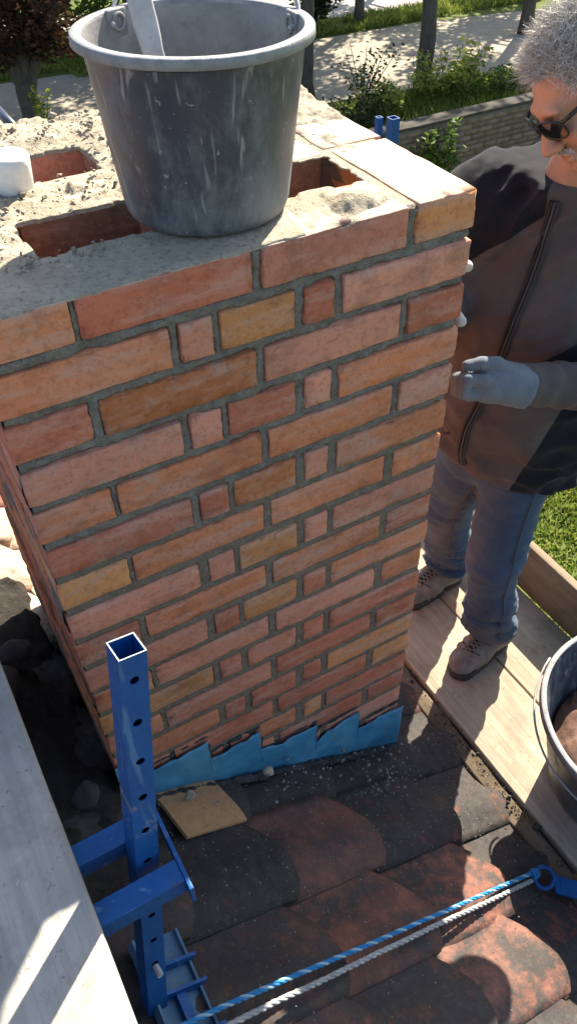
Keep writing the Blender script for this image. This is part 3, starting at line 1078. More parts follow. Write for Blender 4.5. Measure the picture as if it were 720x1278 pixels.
# black sealing mortar smeared along the steps
def smear(lo, hi, segs, h=.005, seed=0, mat=M_TAR):
    def fn(P):
        d = 1e3
        for a, b, r in segs:
            d = smin(d, capsule(P, a, b, r), .012)
        return d + .006 * fbm(P, 60, 3, seed)
    V, F = isosurf(fn, lo, hi, h)
    return V, F
segs = []
prev = tops[0][2]
for (x0, x1, zt) in tops[1:]:
    segs.append(((x0, .004, zt + .006), (x1, .004, zt + .008), .006))
    segs.append(((x0 + .004, .004, zt), (x0 + .004, .004, min(prev - .005, zt + .06)), .007))
    prev = zt
for k in range(12):          # black strip where the flashing meets the tiles
    xa, xb = -.02 + k * .07, .05 + k * .07
    segs.append(((xa, -.024, rzz(xa) - .004), (xb, -.024, rzz(xb) - .004), .009))
V, F = smear((-.05, -.06, -1.72), (.86, .04, -1.02), segs, .005, 5)
obj('sealing', mesh('sealing', V, F), M_TAR, chim, True)
# ------------------------------------------------------------------ bucket standing on the chimney
def bucket(name, label, c, rb_, rt, h, lip, seed, cat='bucket', rot=0.0, lining=None):
    """tapered mortar bucket: shell, rim, two ears, wire bail; c is the centre of its foot"""
    root = empty(name, c, label, cat)
    root.rotation_euler = (0, 0, rot)
    M0 = Matrix.Translation(c) @ Matrix.Rotation(rot, 4, 'Z')
    prof = [(.001, .006), (rb_ * .8, .006), (rb_ * .90, .001), (rb_ * .965, .004), (rb_, .016)]
    for t in np.linspace(.06, .97, 14):
        prof.append((rb_ + (rt - .012 - rb_) * t, .016 + (h - .03) * t))
    prof += [(rt - .011, h - .016)]
    V, F = lathe(prof, 96)
    V[:, :2] *= (1 + .006 * vnoise(V, 6, seed))[:, None]
    obj('shell', mesh('shell', V, F), M_BUCKET, root, True, mtx=M0)
    ri = lambda z: rb_ - .006 + (rt - .014 - rb_) * z / h
    prof = [(rt - .014, h - .004), (ri(h * .7), h * .7), (ri(h * .4), h * .4), (ri(h * .12), h * .12), (ri(.02) - .01, .013), (.001, .012)]
    V, F = lathe(prof, 96)
    obj('lining', mesh('lining', V, F), lining or M_BUCKET_IN, root, True, mtx=M0)
    a = np.linspace(0, 2 * math.pi, 14)
    # rolled, turned-down rim
    prof = [(rt - .0145, h - .010), (rt - .0142, h - .001), (rt - .013, h), (rt - .0015, h), (rt, h - .0015), (rt + .0008, h - lip), (rt - .0012, h - lip - .0008), (rt - .0025, h - lip), (rt - .003, h - .004), (rt - .0145, h - .010)]
    V, F = lathe(prof, 96)
    V[:, 2] += .0012 * vnoise(V, 10, seed + 1)
    obj('rim', mesh('rim', V, F), M_RIM, root, True, mtx=M0)
    return root, M0
bk, BM = bucket('mortar_bucket', 'dark grey plastic bucket splashed with dry mortar standing on the chimney top', (.39, .16, .0035), .12, .156, .232, .012, 3)
# handle ears and the wire bail folded down along the back
m_wire = mat_dusty('galvanised_wire', (.25, .26, .27), (.4, .4, .41), .5, 40)
bc = np.array([.39, .16, 0.0]); ztop = .2355
e_ang = [math.radians(-6), math.radians(114)]
for ea in e_ang:
    d = np.array([math.cos(ea), math.sin(ea), 0]); t = np.array([-d[1], d[0], 0])
    p = bc + d * .139 + np.array([0, 0, ztop - .016])
    V, F = beam(p - t * .017, p + t * .017, .007, .034, bev=.002)
    ear = obj('ear', mesh('ear', V, F), M_RIM, bk, True)
    a = np.linspace(0, 2 * math.pi, 17)
    V, F = tube([p - d * .005 + t * .010 * math.cos(q) + np.array([0, 0, .010 * math.sin(q) + .002]) for q in a], .0024, 6, False)
    obj('eyelet', mesh('eyelet', V, F), M_BUCKET_IN, ear, True)
E1 = bc + .137 * np.array([math.cos(e_ang[0]), math.sin(e_ang[0]), 0]) + np.array([0, 0, ztop - .014])
E2 = bc + .137 * np.array([math.cos(e_ang[1]), math.sin(e_ang[1]), 0]) + np.array([0, 0, ztop - .014])
out = np.array([math.cos(R(54)), math.sin(R(54)), 0])
path = [E1 - out * .02]
for q in np.linspace(0, math.pi, 33):
    path.append((E1 + E2) / 2 + (E1 - E2) / 2 * math.cos(q) * 1.08 + out * .11 * math.sin(q) + np.array([0, 0, .085 * math.sin(q)]))
path.append(E2 - out * .02)
V, F = tube(path, .0030, 8)
obj('bail', mesh('bail', V, F), m_wire, bk, True)
V, F = tube([path[i] for i in range(13, 22)], [.008, .0095, .0095, .0095, .0095, .0095, .0095, .0095, .008], 10)
obj('grip', mesh('grip', V, F), M_BUCKET, bk, True)
# dry mortar crust and a stick inside the bucket
def crust(P):
    d = ellipsoid(P, (.39, .16, .022), (.108, .108, .022))
    return d + .008 * fbm(P, 45, 3, 4)
V, F = isosurf(crust, (.25, .02, -.01), (.53, .30, .06), .006)
V = V[:, :]; 
V[:, 2] = np.maximum(V[:, 2], .017)
obj('mortar_crust', mesh('mortar_crust', V, F), M_BUCKET_IN, bk, True)

m_stick = mat_dusty('mortar_grey_handle', (.30, .30, .295), (.46, .455, .44), .8, 18)
st = empty('trowel', (.37, .13, .03), 'grey mortar caked wooden handle sticking out of the upper bucket', 'trowel')
A = np.array([.352, .165, .100]); B = np.array([.348, .250, .300])
V, F = rbox(.036, .016, 1.0, 4, 4, 14, .005)
tt = (B - A); L = np.linalg.norm(tt); tt /= L
sd = np.array([1, -.25, 0]); sd -= tt * (sd @ tt); sd /= np.linalg.norm(sd); nd = np.cross(tt, sd)
k = V[:, 2:] + .5
wv = 1 - .38 * (1 - k)
V = A + tt * (k * L) + sd * V[:, :1] * wv + nd * V[:, 1:2]
V = V + .0012 * np.stack([vnoise(V, 60, q) for q in range(3)], 1)
obj('handle', mesh('handle', V, F), m_stick, st, True)
V, F = beam(A - tt * .07, A + tt * .01, .012, .006)
obj('blade_neck', mesh('blade_neck', V, F), m_wire, st)

# white plastic cup stuck in the rear flue
m_white = mat_plain('white_plastic', (.75, .74, .71), .5)
prof = [(.001, 0), (.026, 0), (.030, .004), (.033, .046), (.0335, .056), (.030, .061), (.020, .063), (.001, .063)]
V, F = lathe(prof, 40, (.158, .358, -.004))
tag(obj('plastic_cup', mesh('plastic_cup', V, F), m_white, None, True), 'white plastic cup upside down between the two left flues', 'cup')

# ------------------------------------------------------------------ left scaffold board on its blue bracket
V, F = rbox(.30, 2.2, .042, 4, 14, 4, .004, .0012, 9, 3)
lb = obj('scaffold_board', mesh('scaffold_board', V, F), M_BOARD, None, True, loc=(-.272, -.52, -.621))
tag(lb, 'worn grey wooden scaffold board in the lower left foreground', 'board')

br = empty('roof_bracket', (-.11, -.437, -1.12), 'blue steel roof bracket with a perforated square post carrying the grey board', 'bracket')
T = np.array([.024, -.337, -.25]); B = np.array([-.105, -.437, -1.125])
tz = (T - B); L = np.linalg.norm(tz); tz /= L
ca, sa = math.cos(R(5)), math.sin(R(5))
ux = np.array([ca, sa, 0]); ux -= tz * (ux @ tz); ux /= np.linalg.norm(ux); uy = np.cross(tz, ux)
w = .0175; wi = .0159
def pp_(a, b, h): return B + ux * a + uy * b + tz * h
V, F = [], []
def addq(*pts):
    n = len(V); V.extend(pts); F.append(tuple(range(n, n + len(pts))))
addq(pp_(-w, w, 0), pp_(-w, -w, 0), pp_(-w, -w, L), pp_(-w, w, L))
addq(pp_(w, -w, 0), pp_(w, w, 0), pp_(w, w, L), pp_(w, -w, L))
addq(pp_(w, w, 0), pp_(-w, w, 0), pp_(-w, w, L), pp_(w, w, L))
# front face with real holes
hs = [L - .040 - i * .0735 for i in range(10)]
hs = [h for h in hs if h > .05]
cuts = [L] + [h - .03675 for h in hs]
for i, h in enumerate(hs):
    h0, h1 = cuts[i + 1], cuts[i]
    ring = [(.0062 * math.cos(q), h + .0062 * math.sin(q)) for q in np.arange(16) * math.pi / 8]
    outer = []
    for q in np.arange(16) * math.pi / 8:
        x, y = math.cos(q), math.sin(q); m_ = max(abs(x), abs(y)); x, y = x / m_, y / m_
        outer.append((x * w, h + (y * (h1 - h) if y > 0 else y * (h - h0))))
    for k in range(16):
        k2 = (k + 1) % 16
        addq(pp_(outer[k][0], -w, outer[k][1]), pp_(outer[k2][0], -w, outer[k2][1]), pp_(ring[k2][0], -w, ring[k2][1]), pp_(ring[k][0], -w, ring[k][1]))
        addq(pp_(ring[k][0], -w, ring[k][1]), pp_(ring[k2][0], -w, ring[k2][1]), pp_(ring[k2][0], -wi, ring[k2][1]), pp_(ring[k][0], -wi, ring[k][1]))
addq(pp_(-w, -w, 0), pp_(w, -w, 0), pp_(w, -w, cuts[-1]), pp_(-w, -w, cuts[-1]))
# inner skin
for (a0, b0), (a1, b1) in (((wi, wi), (wi, -wi)), ((-wi, -wi), (-wi, wi)), ((-wi, wi), (wi, wi))):
    addq(pp_(a0, b0, 0), pp_(a1, b1, 0), pp_(a1, b1, L), pp_(a0, b0, L))
addq(pp_(wi, -wi, L - .02), pp_(-wi, -wi, L - .02), pp_(-wi, -wi, L), pp_(wi, -wi, L))
post = obj('post', mesh('post', V, F), M_BLUE, br)
# bare worn top edge
V, F = [], []
for (a, b) in (((-1, -1), (1, -1)), ((1, -1), (1, 1)), ((1, 1), (-1, 1)), ((-1, 1), (-1, -1))):
    wj = w - .0011
    addq(pp_(a[0] * wj, a[1] * wj, L + .0004), pp_(a[0] * w, a[1] * w, L + .0004), pp_(b[0] * w, b[1] * w, L + .0004), pp_(b[0] * wj, b[1] * wj, L + .0004))
    addq(pp_(a[0] * wi, a[1] * wi, L), pp_(a[0] * wj, a[1] * wj, L), pp_(b[0] * wj, b[1] * wj, L), pp_(b[0] * wi, b[1] * wi, L))
obj('worn_edge', mesh('worn_edge', V, F), M_STEEL, post)
for y in (-.345, -.437):
    V, F = beam((-.44, y, -.662), (.000, y, -.662), .034, .038)
    obj('arm', mesh('arm', V, F), M_BLUE, br)
V, F = beam((.004, -.470, -.664), (.004, -.322, -.664), .006, .046, bev=.001)
obj('end_plate', mesh('end_plate', V, F), M_BLUE, br)
# foot channel lying on the tiles
def rl(x, y, n): 
    s = x / RS[0]
    return roofp(s, y, n)
V, F = merge([beam(rl(-.078, -.33, .024), rl(-.078, -.80, .024), .092, .006, RN), beam(rl(-.036, -.33, .031), rl(-.036, -.80, .031), .005, .012, RN), beam(rl(-.120, -.33, .036), rl(-.120, -.80, .036), .005, .022, RN)])
foot = obj('foot_channel', mesh('foot_channel', V, F), mat_dusty('faded_blue_steel', (.045, .11, .19), (.10, .18, .25), .6, 20), br)
for y in (-.392, -.440, -.52):
    V, F = beam(rl(-.116, y, .040), rl(-.030, y, .040), .006, .028, RN)
    obj('rib', mesh('rib', V, F), M_BLUE, foot)
V, F = merge([beam(rl(-.075, -.49, .036), rl(-.075, -.44, .036), .02, .012, RN)])
obj('lug', mesh('lug', V, F), M_BLUE, foot)
V, F = tube([pp_(.0, -.017, .18), pp_(.0, -.036, .18)], .0055, 8)
obj('bolt', mesh('bolt', V, F), m_wire, br)

# ------------------------------------------------------------------ scaffold deck at the eaves
dk = empty('scaffold_deck', (1.27, .3, -1.75), 'weathered wooden scaffold deck at the eaves that the man stands on', 'scaffold')
for x0, x1, sd_ in ((1.004, 1.262, 1), (1.268, 1.535, 2)):
    V, F = rbox(x1 - x0, 4.6, .045, 6, 26, 4, .004, .0016, 7, sd_)
    obj('plank', mesh('plank', V, F), M_DECK, dk, True, loc=((x0 + x1) / 2, .3, -1.7225))
V, F = rbox(.030, 4.6, .205, 4, 26, 6, .003, .0012, 7, 5)
obj('toe_board', mesh('toe_board', V, F), M_TOE, dk, True, loc=(1.556, .3, -1.602))
V, F = rbox(.050, 4.4, .085, 5, 90, 6, .006, .003, 14, 6)
rag = np.clip(vnoise(V, 24, 3), 0, 1) * np.clip((V[:, 2] - .01) / .03, 0, 1)
V[:, 2] -= .018 * rag
obj('edge_timber', mesh('edge_timber', V, F), M_BEAM, dk, True, loc=(.967, .25, -1.752))
rg = np.random.default_rng(8)
pts = [(rg.normal(.984, .010), rg.uniform(-.7, .6), -1.708 + rg.uniform(-.012, .004)) for _ in range(900)]
o = crumbs('mortar_crumbs', pts, rg.gamma(1.6, .0014, 900), 9, M_TAR, parent=dk); o['kind'] = 'stuff'
# brackets under the deck
for y in (-1.4, 2.35):
    V, F = beam((.70, y, -1.78), (1.60, y, -1.78), .04, .05)
    obj('ledger', mesh('ledger', V, F), M_BLUE, dk)

# two guard posts seen beyond the chimney
for i, (x, y, zt, wd, lab) in enumerate(((1.585, 1.402, -.425, .020, 'thin blue steel tube sticking up behind the chimney, left of a pair'),
                                         (1.598, 1.340, -.412, .032, 'thicker square blue steel tube behind the chimney, right of a pair'))):
    gp = empty('guard_post', (x, y, -1.75), lab, 'post', 'blue tubes behind the chimney')
    V, F = merge([box(x - wd / 2, x + wd / 2, y - wd / 2, y - wd / 2 + .003, -1.75, zt), box(x - wd / 2, x + wd / 2, y + wd / 2 - .003, y + wd / 2, -1.75, zt),
                  box(x - wd / 2, x - wd / 2 + .003, y - wd / 2 + .003, y + wd / 2 - .003, -1.75, zt), box(x + wd / 2 - .003, x + wd / 2, y - wd / 2 + .003, y + wd / 2 - .003, -1.75, zt)])
    obj('tube', mesh('tube', V, F), M_BLUE, gp)
    V, F = box(x - wd / 2 - .02, x + wd / 2 + .02, y - wd / 2 - .02, y + wd / 2 + .02, -1.756, -1.7505)
    obj('foot_plate', mesh('foot_plate', V, F), M_BLUE, gp)

# ------------------------------------------------------------------ ropes and the blue eye they are tied to
def rope(name, pts, r, seed, mats, label, fuzz=0.0):
    pts = np.array(pts, float)
    d = np.r_[0, np.cumsum(np.linalg.norm(np.diff(pts, axis=0), axis=1))]
    n = int(d[-1] / .0035)
    q = np.linspace(0, d[-1], n)
    C_ = np.stack([np.interp(q, d, pts[:, k]) for k in range(3)], 1)
    C_ += .0012 * np.stack([vnoise(C_, 9, seed + k) for k in range(3)], 1)
    T_ = np.gradient(C_, axis=0); T_ /= np.linalg.norm(T_, axis=1)[:, None]
    u = np.cross(T_, np.array([0, 0, 1.0])); u /= np.linalg.norm(u, axis=1)[:, None]; v_ = np.cross(T_, u)
    root = empty(name, pts[0], label, 'rope')
    for k in range(3):
        a = q / (r * 5.2) * 2 * math.pi * .55 + k * 2 * math.pi / 3
        P = C_ + r * .52 * (np.cos(a)[:, None] * u + np.sin(a)[:, None] * v_)
        rr = np.full(n, r * .56)
        if fuzz: rr = rr * (1 + fuzz * vnoise(P, 260, seed + k))
        V, F = tube(P, rr, 7)
        obj('strand', mesh('strand', V, F), mats[k], root, True)
    return root
m_rb = mat_plain('blue_rope', (.02, .17, .38), .75)
m_rb2 = mat_plain('light_blue_rope', (.24, .38, .46), .75)
m_rg = mat_dusty('grey_rope', (.24, .24, .235), (.40, .40, .385), .95, 60)
E0 = np.array([.862, -.498, -1.640])
rope('blue_rope', [roofp(-.32, -.505, .062), roofp(-.03, -.497, .058), (roofp(-.03, -.497, .058) + E0) / 2 + np.array([0, 0, -.006]), E0], .0051, 2, [m_rb, m_rb, m_rb2],
     'blue and white twisted rope pulled tight across the tiles')
rope('grey_rope', [roofp(-.32, -.54, .05), roofp(-.02, -.525, .046), roofp(.45, -.518, .040), E0 + np.array([.006, -.012, -.020])], .0056, 6, [m_rg] * 3,
     'grey frayed rope lying just below the blue rope', .35)
eb = empty('anchor_bracket', tuple(E0), 'blue steel anchor eye under the deck edge holding both ropes', 'bracket')
ec = np.array([.888, -.520, -1.652])
n1 = np.array([-.15, -.35, .92]); n1 /= np.linalg.norm(n1); a1 = np.cross(n1, [1, 0, 0]); a1 /= np.linalg.norm(a1); a2 = np.cross(n1, a1)
V, F = tube([ec + .026 * (math.cos(q) * a1 + math.sin(q) * a2) for q in np.linspace(0, 2 * math.pi, 33)], .0055, 8, False)
obj('ring', mesh('ring', V, F), M_BLUE, eb, True)
V, F = merge([beam((.905, -.545, -1.662), (1.02, -.64, -1.70), .045, .006), beam((.915, -.55, -1.676), (1.04, -.655, -1.715), .03, .03)])
obj('arm', mesh('arm', V, F), M_BLUE, eb)
# knot
kp = []
for q in np.linspace(0, 4 * math.pi, 40):
    kp.append(E0 + np.array([.006 * math.sin(q * .25) * 2 - .004, -.004, 0]) + .009 * (math.cos(q) * np.array([.4, -.5, .7]) + math.sin(q) * np.array([.1, .8, .5])))
V, F = tube(kp, .0055, 7)
obj('knot', mesh('knot', V, F), m_rb, eb, True)

# ------------------------------------------------------------------ second bucket on the deck
b2, B2M = bucket('mortar_tub', 'black mortar tub with a dusty pale rim standing on the deck at the right', (1.29, -.42, -1.699), .21, .30, .36, .024, 8, rot=.4, lining=M_BUCKET)
c2 = np.array([1.29, -.42, -1.699])
def fill(P):
    return ellipsoid(P, c2 + np.array([0, 0, .16]), (.25, .25, .06)) + .030 * fbm(P, 24, 4, 12)
V, F = isosurf(fill, c2 + np.array([-.28, -.28, .03]), c2 + np.array([.28, .28, .25]), .009)
d_ = np.hypot(V[:, 0] - c2[0], V[:, 1] - c2[1]); lim = .232
k = np.minimum(1, lim / np.maximum(d_, 1e-6)); V[:, 0] = c2[0] + (V[:, 0] - c2[0]) * k; V[:, 1] = c2[1] + (V[:, 1] - c2[1]) * k
obj('rubble', mesh('rubble', V, F), mat_dusty('brick_rubble', (.085, .042, .030), (.16, .10, .075), .95, 40), b2, True)
path = [c2 + np.array([.308 * math.cos(q), .308 * math.sin(q), .335 - .05 * math.sin((q - 1.9) / (4.6 - 1.9) * math.pi)]) for q in np.linspace(1.9, 4.6, 30)]
V, F = tube(path, .003, 8)
obj('bail', mesh('bail', V, F), m_wire, b2, True)

# ------------------------------------------------------------------ loose debris on the roof
rg = np.random.default_rng(15)
pts, sz = [], []
for _ in range(800):
    s, t = rg.uniform(0, 1.1), -abs(rg.normal(0, .32)) - .03
    pts.append(roofp(s, t, .034 + .006 * rg.random())); sz.append(rg.uniform(.001, .003))
for _ in range(55):
    s, t = rg.normal(.55, .22), -abs(rg.normal(.045, .025)) - .02
    pts.append(roofp(s, t, .036)); sz.append(rg.uniform(.002, .008))
for _ in range(60):
    s, t = rg.normal(.72, .06), rg.normal(-.14, .02)
    pts.append(roofp(s, t, .034)); sz.append(rg.uniform(.002, .007))
tag(crumbs('mortar_crumbs', pts, sz, 3, mat_dusty('crumb_grey', (.15, .145, .13), (.30, .285, .26), .95, 60)), 'scattered grey mortar crumbs on the roof tiles', 'debris', None, 'stuff')
def lump(name, c, r, seed, label, mat):
    c = np.array(c, float)
    fn = lambda P: ellipsoid(P, c, (r, r * .8, r * .65)) + r * .5 * fbm(P, .9 / r, 3, seed)
    V, F = isosurf(fn, c - 1.7 * r, c + 1.7 * r, r / 7)
    o = obj(name, mesh(name, V, F), mat, None, True)
    return tag(o, label, 'mortar lump')
lump('mortar_lump', roofp(.135, -.055, .028), .013, 1, 'small grey mortar lump lying on the tan tile piece', M_TOP)
lump('mortar_lump', roofp(.36, -.045, .044), .014, 2, 'grey mortar lump on the dark tiles right of the tan tile', M_TOP)
# dirt and rubble in the dark gutter behind the board, left of the chimney
def dirt(P):
    Q = P - RO
    n = Q @ RN; s = Q @ RS
    hgt = .022 + .030 * fbm(P, 9, 4, 41) + .014 * fbm(P, 40, 2, 42) - .06 * np.clip((s + .04) / .06, 0, 1) - .05 * np.clip((-.42 - s) / .08, 0, 1)
    hgt = hgt - .05 * np.clip((P[:, 1] - .70) / .06, 0, 1) - .05 * np.clip((-.22 - P[:, 1]) / .1, 0, 1)
    return n - hgt
lo = np.array([-.50, -.34, -1.30]); hi = np.array([.04, .96, -.86])
V, F = isosurf(dirt, lo, hi, .011)
d1 = ((V - RO) @ RN > -.03)
F = F[d1[F].all(1)]
tag(obj('dirt', mesh('dirt', V, F), mat_ground('roof_dirt', (.022, .019, .016), (.04, .035, .03), (.06, .05, .042), 9, 40, 160, .8, .01), None, True),
    'dark dirt and rubble heaped on the roof along the left side of the chimney', 'dirt', None, 'stuff')
for i, (s, t, r, lab) in enumerate(((-.16, .40, .045, 'dark stone in the dirt left of the chimney near the light'), (-.23, .30, .06, 'broad flat dark stone in the dirt left of the chimney'),
                                    (-.12, -.02, .03, 'small round stone low in the dirt left of the chimney'))):
    lump('stone', roofp(s, t, .055), r, 20 + i, lab, mat_dusty('dark_stone', (.028, .026, .023), (.055, .05, .044), .95, 30))
# ------------------------------------------------------------------ the man
person = empty('person', (1.27, .28, -1.70), 'grey haired man in sunglasses, dark fleece, gloves and jeans working at the chimney', 'person')
PF = np.array([-.84, -.5426, 0.0]); PL = np.array([.5426, -.84, 0.0])       # facing, his left
AX = np.array([1.245, .255, 0.0])
def squash(P, k, c=AX):
    a = ((P - c) @ PL)
    return P - (a * (1 - 1 / k))[:, None] * PL
def rings(P, a, b, lam, amp, seed, r=.2):
    a, b = np.array(a, float), np.array(b, float)
    t = (P - a) @ ((b - a) / np.linalg.norm(b - a))
    side = vnoise(P, 14, seed) * 1.6
    return amp * np.sin(2 * math.pi * t / lam + side * 2.2) * (.5 + .5 * vnoise(P, 9, seed + 1))

RS_, RE, RW = (1.130, .392, -.245), (1.090, .400, -.52), (.852, .172, -.270)
LS_, LE, LW = (1.375, .112, -.262), (1.400, -.010, -.590), (.996, .052, -.474)
def jacket_sdf(P):
    Q = squash(P, 1.36)
    d = capsule(Q, (1.262, .262, -.95), (1.238, .245, -.74), .138, .140)
    d = smin(d, capsule(Q, (1.238, .245, -.74), (1.250, .262, -.46), .140, .142), .05)
    d = smin(d, capsule(Q, (1.250, .262, -.46), (1.240, .265, -.33), .142, .105), .05)
    d = smin(d, capsule(P, RS_, LS_, .076), .06)
    d = smin(d, capsule(P, (1.240, .268, -.24), (1.222, .248, -.165), .074, .070), .03)
    d = smin(d, capsule(P, (1.135, .398, -.205), (1.262, .315, -.128), .046, .052), .05)     # rounded upper back
    a = (P - AX) @ (-PL); z = P[:, 2]; fr = (P - AX) @ PF
    up = np.clip((z + .70) / .20, 0, 1)
    al = .85 * a + .50 * z; ac = -.50 * a + .85 * z           # across and along the pulled folds
    q1 = al / .082 + .55 * vnoise(P, 5, 3) + .25 * vnoise(P, 11, 4)
    f1 = (1 - np.abs(np.sin(math.pi * q1))) ** 1.4 * np.clip(.75 + .9 * vnoise(P, 4.5, 6), .1, 1.4)
    q2 = (.55 * a + .83 * z) / .055 + .8 * vnoise(P, 7, 7)
    f2 = (1 - np.abs(np.sin(math.pi * q2))) ** 2 * np.clip(vnoise(P, 6, 11) + .1, 0, 1)
    d = d - up * (.027 * f1 + .018 * f2 - .010)
    rd = 1 - np.abs(fbm(P * np.array([1, 1, 1.8]) + .3 * P[:, [2, 0, 1]], 8, 2, 13)) * 3
    d = d - .015 * (1 - up) * np.clip(rd, -.4, 1)
    arm = capsule(P, RS_, RE, .074, .060); arm = smin(arm, capsule(P, RE, RW, .060, .045), .02) - rings(P, RS_, RE, .06, .006, 21)
    d = smin(d, arm, .035)
    arm = capsule(P, LS_, LE, .076, .064)
    fo = capsule(P, LE, LW, .066, .043) - rings(P, LE, LW, .055, .006, 25)
    arm = smin(arm, fo, .02)
    d = smin(d, arm, .025)
    # hem with a rib and a ragged lower cut
    hem = -.925 - .035 * np.clip(-a / .15, -1, 1) + .012 * vnoise(P, 8, 30)
    d = d - .004 * np.exp(-((z - hem - .012) / .010) ** 2)
    d = smax(d, hem - z, .008)
    d = smax(d, (P - np.array(RW)) @ _u(np.array(RW) - np.array(RE)) - .0, .006)
    w = _u(np.array(LW) - np.array(LE))
    cut = (P - np.array(LW)) @ w
    d = np.where(np.linalg.norm(P - np.array(LW), axis=1) < .12, smax(d, cut, .006), d)
    top = (P - np.array([1.222, .248, -.150])) @ _u(np.array([-.10, -.09, .98]))
    d = smax(d, top, .006)
    return d + .0012 * vnoise(P, 60, 33)
def _u(v):
    v = np.array(v, float); return v / np.linalg.norm(v)
V, F = isosurf(jacket_sdf, (.84, -.14, -1.02), (1.53, .58, -.12), .0075)
V = relax(V, F, 1, .4)
M_FLEECE = mat_fabric('fleece', (.056, .046, .044), (.100, .084, .078), 7, 520, .95, .06)
fm = M_FLEECE.node_tree
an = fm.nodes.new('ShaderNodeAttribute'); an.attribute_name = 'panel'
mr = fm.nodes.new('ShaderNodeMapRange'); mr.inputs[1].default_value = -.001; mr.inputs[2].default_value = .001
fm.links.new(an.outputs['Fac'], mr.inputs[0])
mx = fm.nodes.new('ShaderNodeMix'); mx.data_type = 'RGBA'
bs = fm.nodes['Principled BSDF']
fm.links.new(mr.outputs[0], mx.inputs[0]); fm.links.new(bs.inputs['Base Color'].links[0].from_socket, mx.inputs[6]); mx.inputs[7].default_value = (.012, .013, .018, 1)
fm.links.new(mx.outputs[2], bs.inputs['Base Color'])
me = mesh('jacket', V, F)
me.materials.append(M_FLEECE)
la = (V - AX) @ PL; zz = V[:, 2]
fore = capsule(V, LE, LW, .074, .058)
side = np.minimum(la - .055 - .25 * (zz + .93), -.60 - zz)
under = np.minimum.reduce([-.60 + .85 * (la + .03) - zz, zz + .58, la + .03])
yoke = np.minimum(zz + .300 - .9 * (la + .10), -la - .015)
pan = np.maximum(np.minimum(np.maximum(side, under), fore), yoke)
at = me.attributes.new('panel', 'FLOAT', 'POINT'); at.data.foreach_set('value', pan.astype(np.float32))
jk = obj('jacket', me, None, person, True)
from mathutils.bvhtree import BVHTree
jb = BVHTree.FromPolygons([tuple(v) for v in V], [tuple(int(i) for i in f) for f in F])
def on_jacket(ang, z, lift=.002):
    """point on the jacket front: direction turned by ang from straight ahead towards his left"""
    d = PF * math.cos(ang) + PL * math.sin(ang)
    o_ = AX + np.array([0, 0, z]) + d * .6
    h = jb.ray_cast(Vector(o_), Vector(-d))
    return (np.array(h[0]) + d * lift) if h[0] is not None else None
zl = []
for t in np.linspace(0, 1, 60):
    z = -.185 - t * .745
    p = on_jacket(.02 - .62 * t ** 1.2, z, .0045)
    if p is not None: zl.append(p)
zl = np.array(zl)
for _ in range(3): zl[1:-1] = .5 * zl[1:-1] + .25 * (zl[:-2] + zl[2:])
m_zip = mat_plain('zip_tape', (.018, .018, .02), .7)
for off, r in ((-.007, .0045), (.007, .0045)):
    V2, F2 = tube(zl + PL * off, r, 6)
    obj('zip_tape', mesh('zip_tape', V2, F2), m_zip if off < 0 else M_FLEECE, jk, True)
V2, F2 = tube(zl + PF * .003, .0028, 6)
obj('zip', mesh('zip', V2, F2), mat_plain('zip_teeth', (.05, .05, .055), .4), jk, True)

# ---- jeans
LH, LK, LA = (1.262, .205, -.88), (1.222, .172, -1.24), (1.262, .162, -1.60)
RH, RK, RA = (1.215, .330, -.88), (1.235, .420, -1.24), (1.325, .447, -1.60)
def leg(P, H_, K_, A_, s):
    d = capsule(P, H_, K_, .098, .076)
    d = smin(d, capsule(P, K_, A_, .076, .066), .03)
    zb = P[:, 2]
    near = np.clip((-1.36 - zb) / .12, 0, 1)
    n1 = fbm(P * np.array([1, 1, 2.2]), 7, 3, s); n2 = fbm(P * np.array([1, 1, 3.0]) + P[:, [1, 2, 0]] * .8, 13, 2, s + 3)
    ridge = 1 - np.abs(n2) * 2.2
    d = d - (.010 + .012 * near) * n1 - (.004 + .010 * near) * np.clip(ridge, -.5, 1)
    d = d - .006 * np.exp(-((zb + 1.20) / .06) ** 2) * np.clip(1 - np.abs(fbm(P * np.array([1, 1, 2.6]), 16, 2, s + 9)) * 3, -.3, 1)
    d = d - .010 * np.exp(-((zb + 1.565) / .022) ** 2)      # bunched cuff
    return smax(d, -1.590 + .012 * vnoise(P, 12, s) - zb, .006)
def jeans_sdf(P):
    d = capsule(squash(P, 1.25), (1.255, .262, -.84), (1.258, .265, -.90), .128)
    d = smin(d, leg(P, LH, LK, LA, 40), .03)
    d = smin(d, leg(P, RH, RK, RA, 50), .03)
    return d + .0008 * vnoise(P, 70, 60)
V, F = isosurf(jeans_sdf, (1.06, .0, -1.63), (1.50, .60, -.72), .008)
V = relax(V, F, 1, .35)
M_JEAN = mat_fabric('denim', (.018, .038, .075), (.050, .080, .125), 7, 600, .9, .1, (.17, .15, .13))
jn = obj('jeans', mesh('jeans', V, F), M_JEAN, person, True)
jbv = BVHTree.FromPolygons([tuple(v) for v in V], [tuple(int(i) for i in f) for f in F])
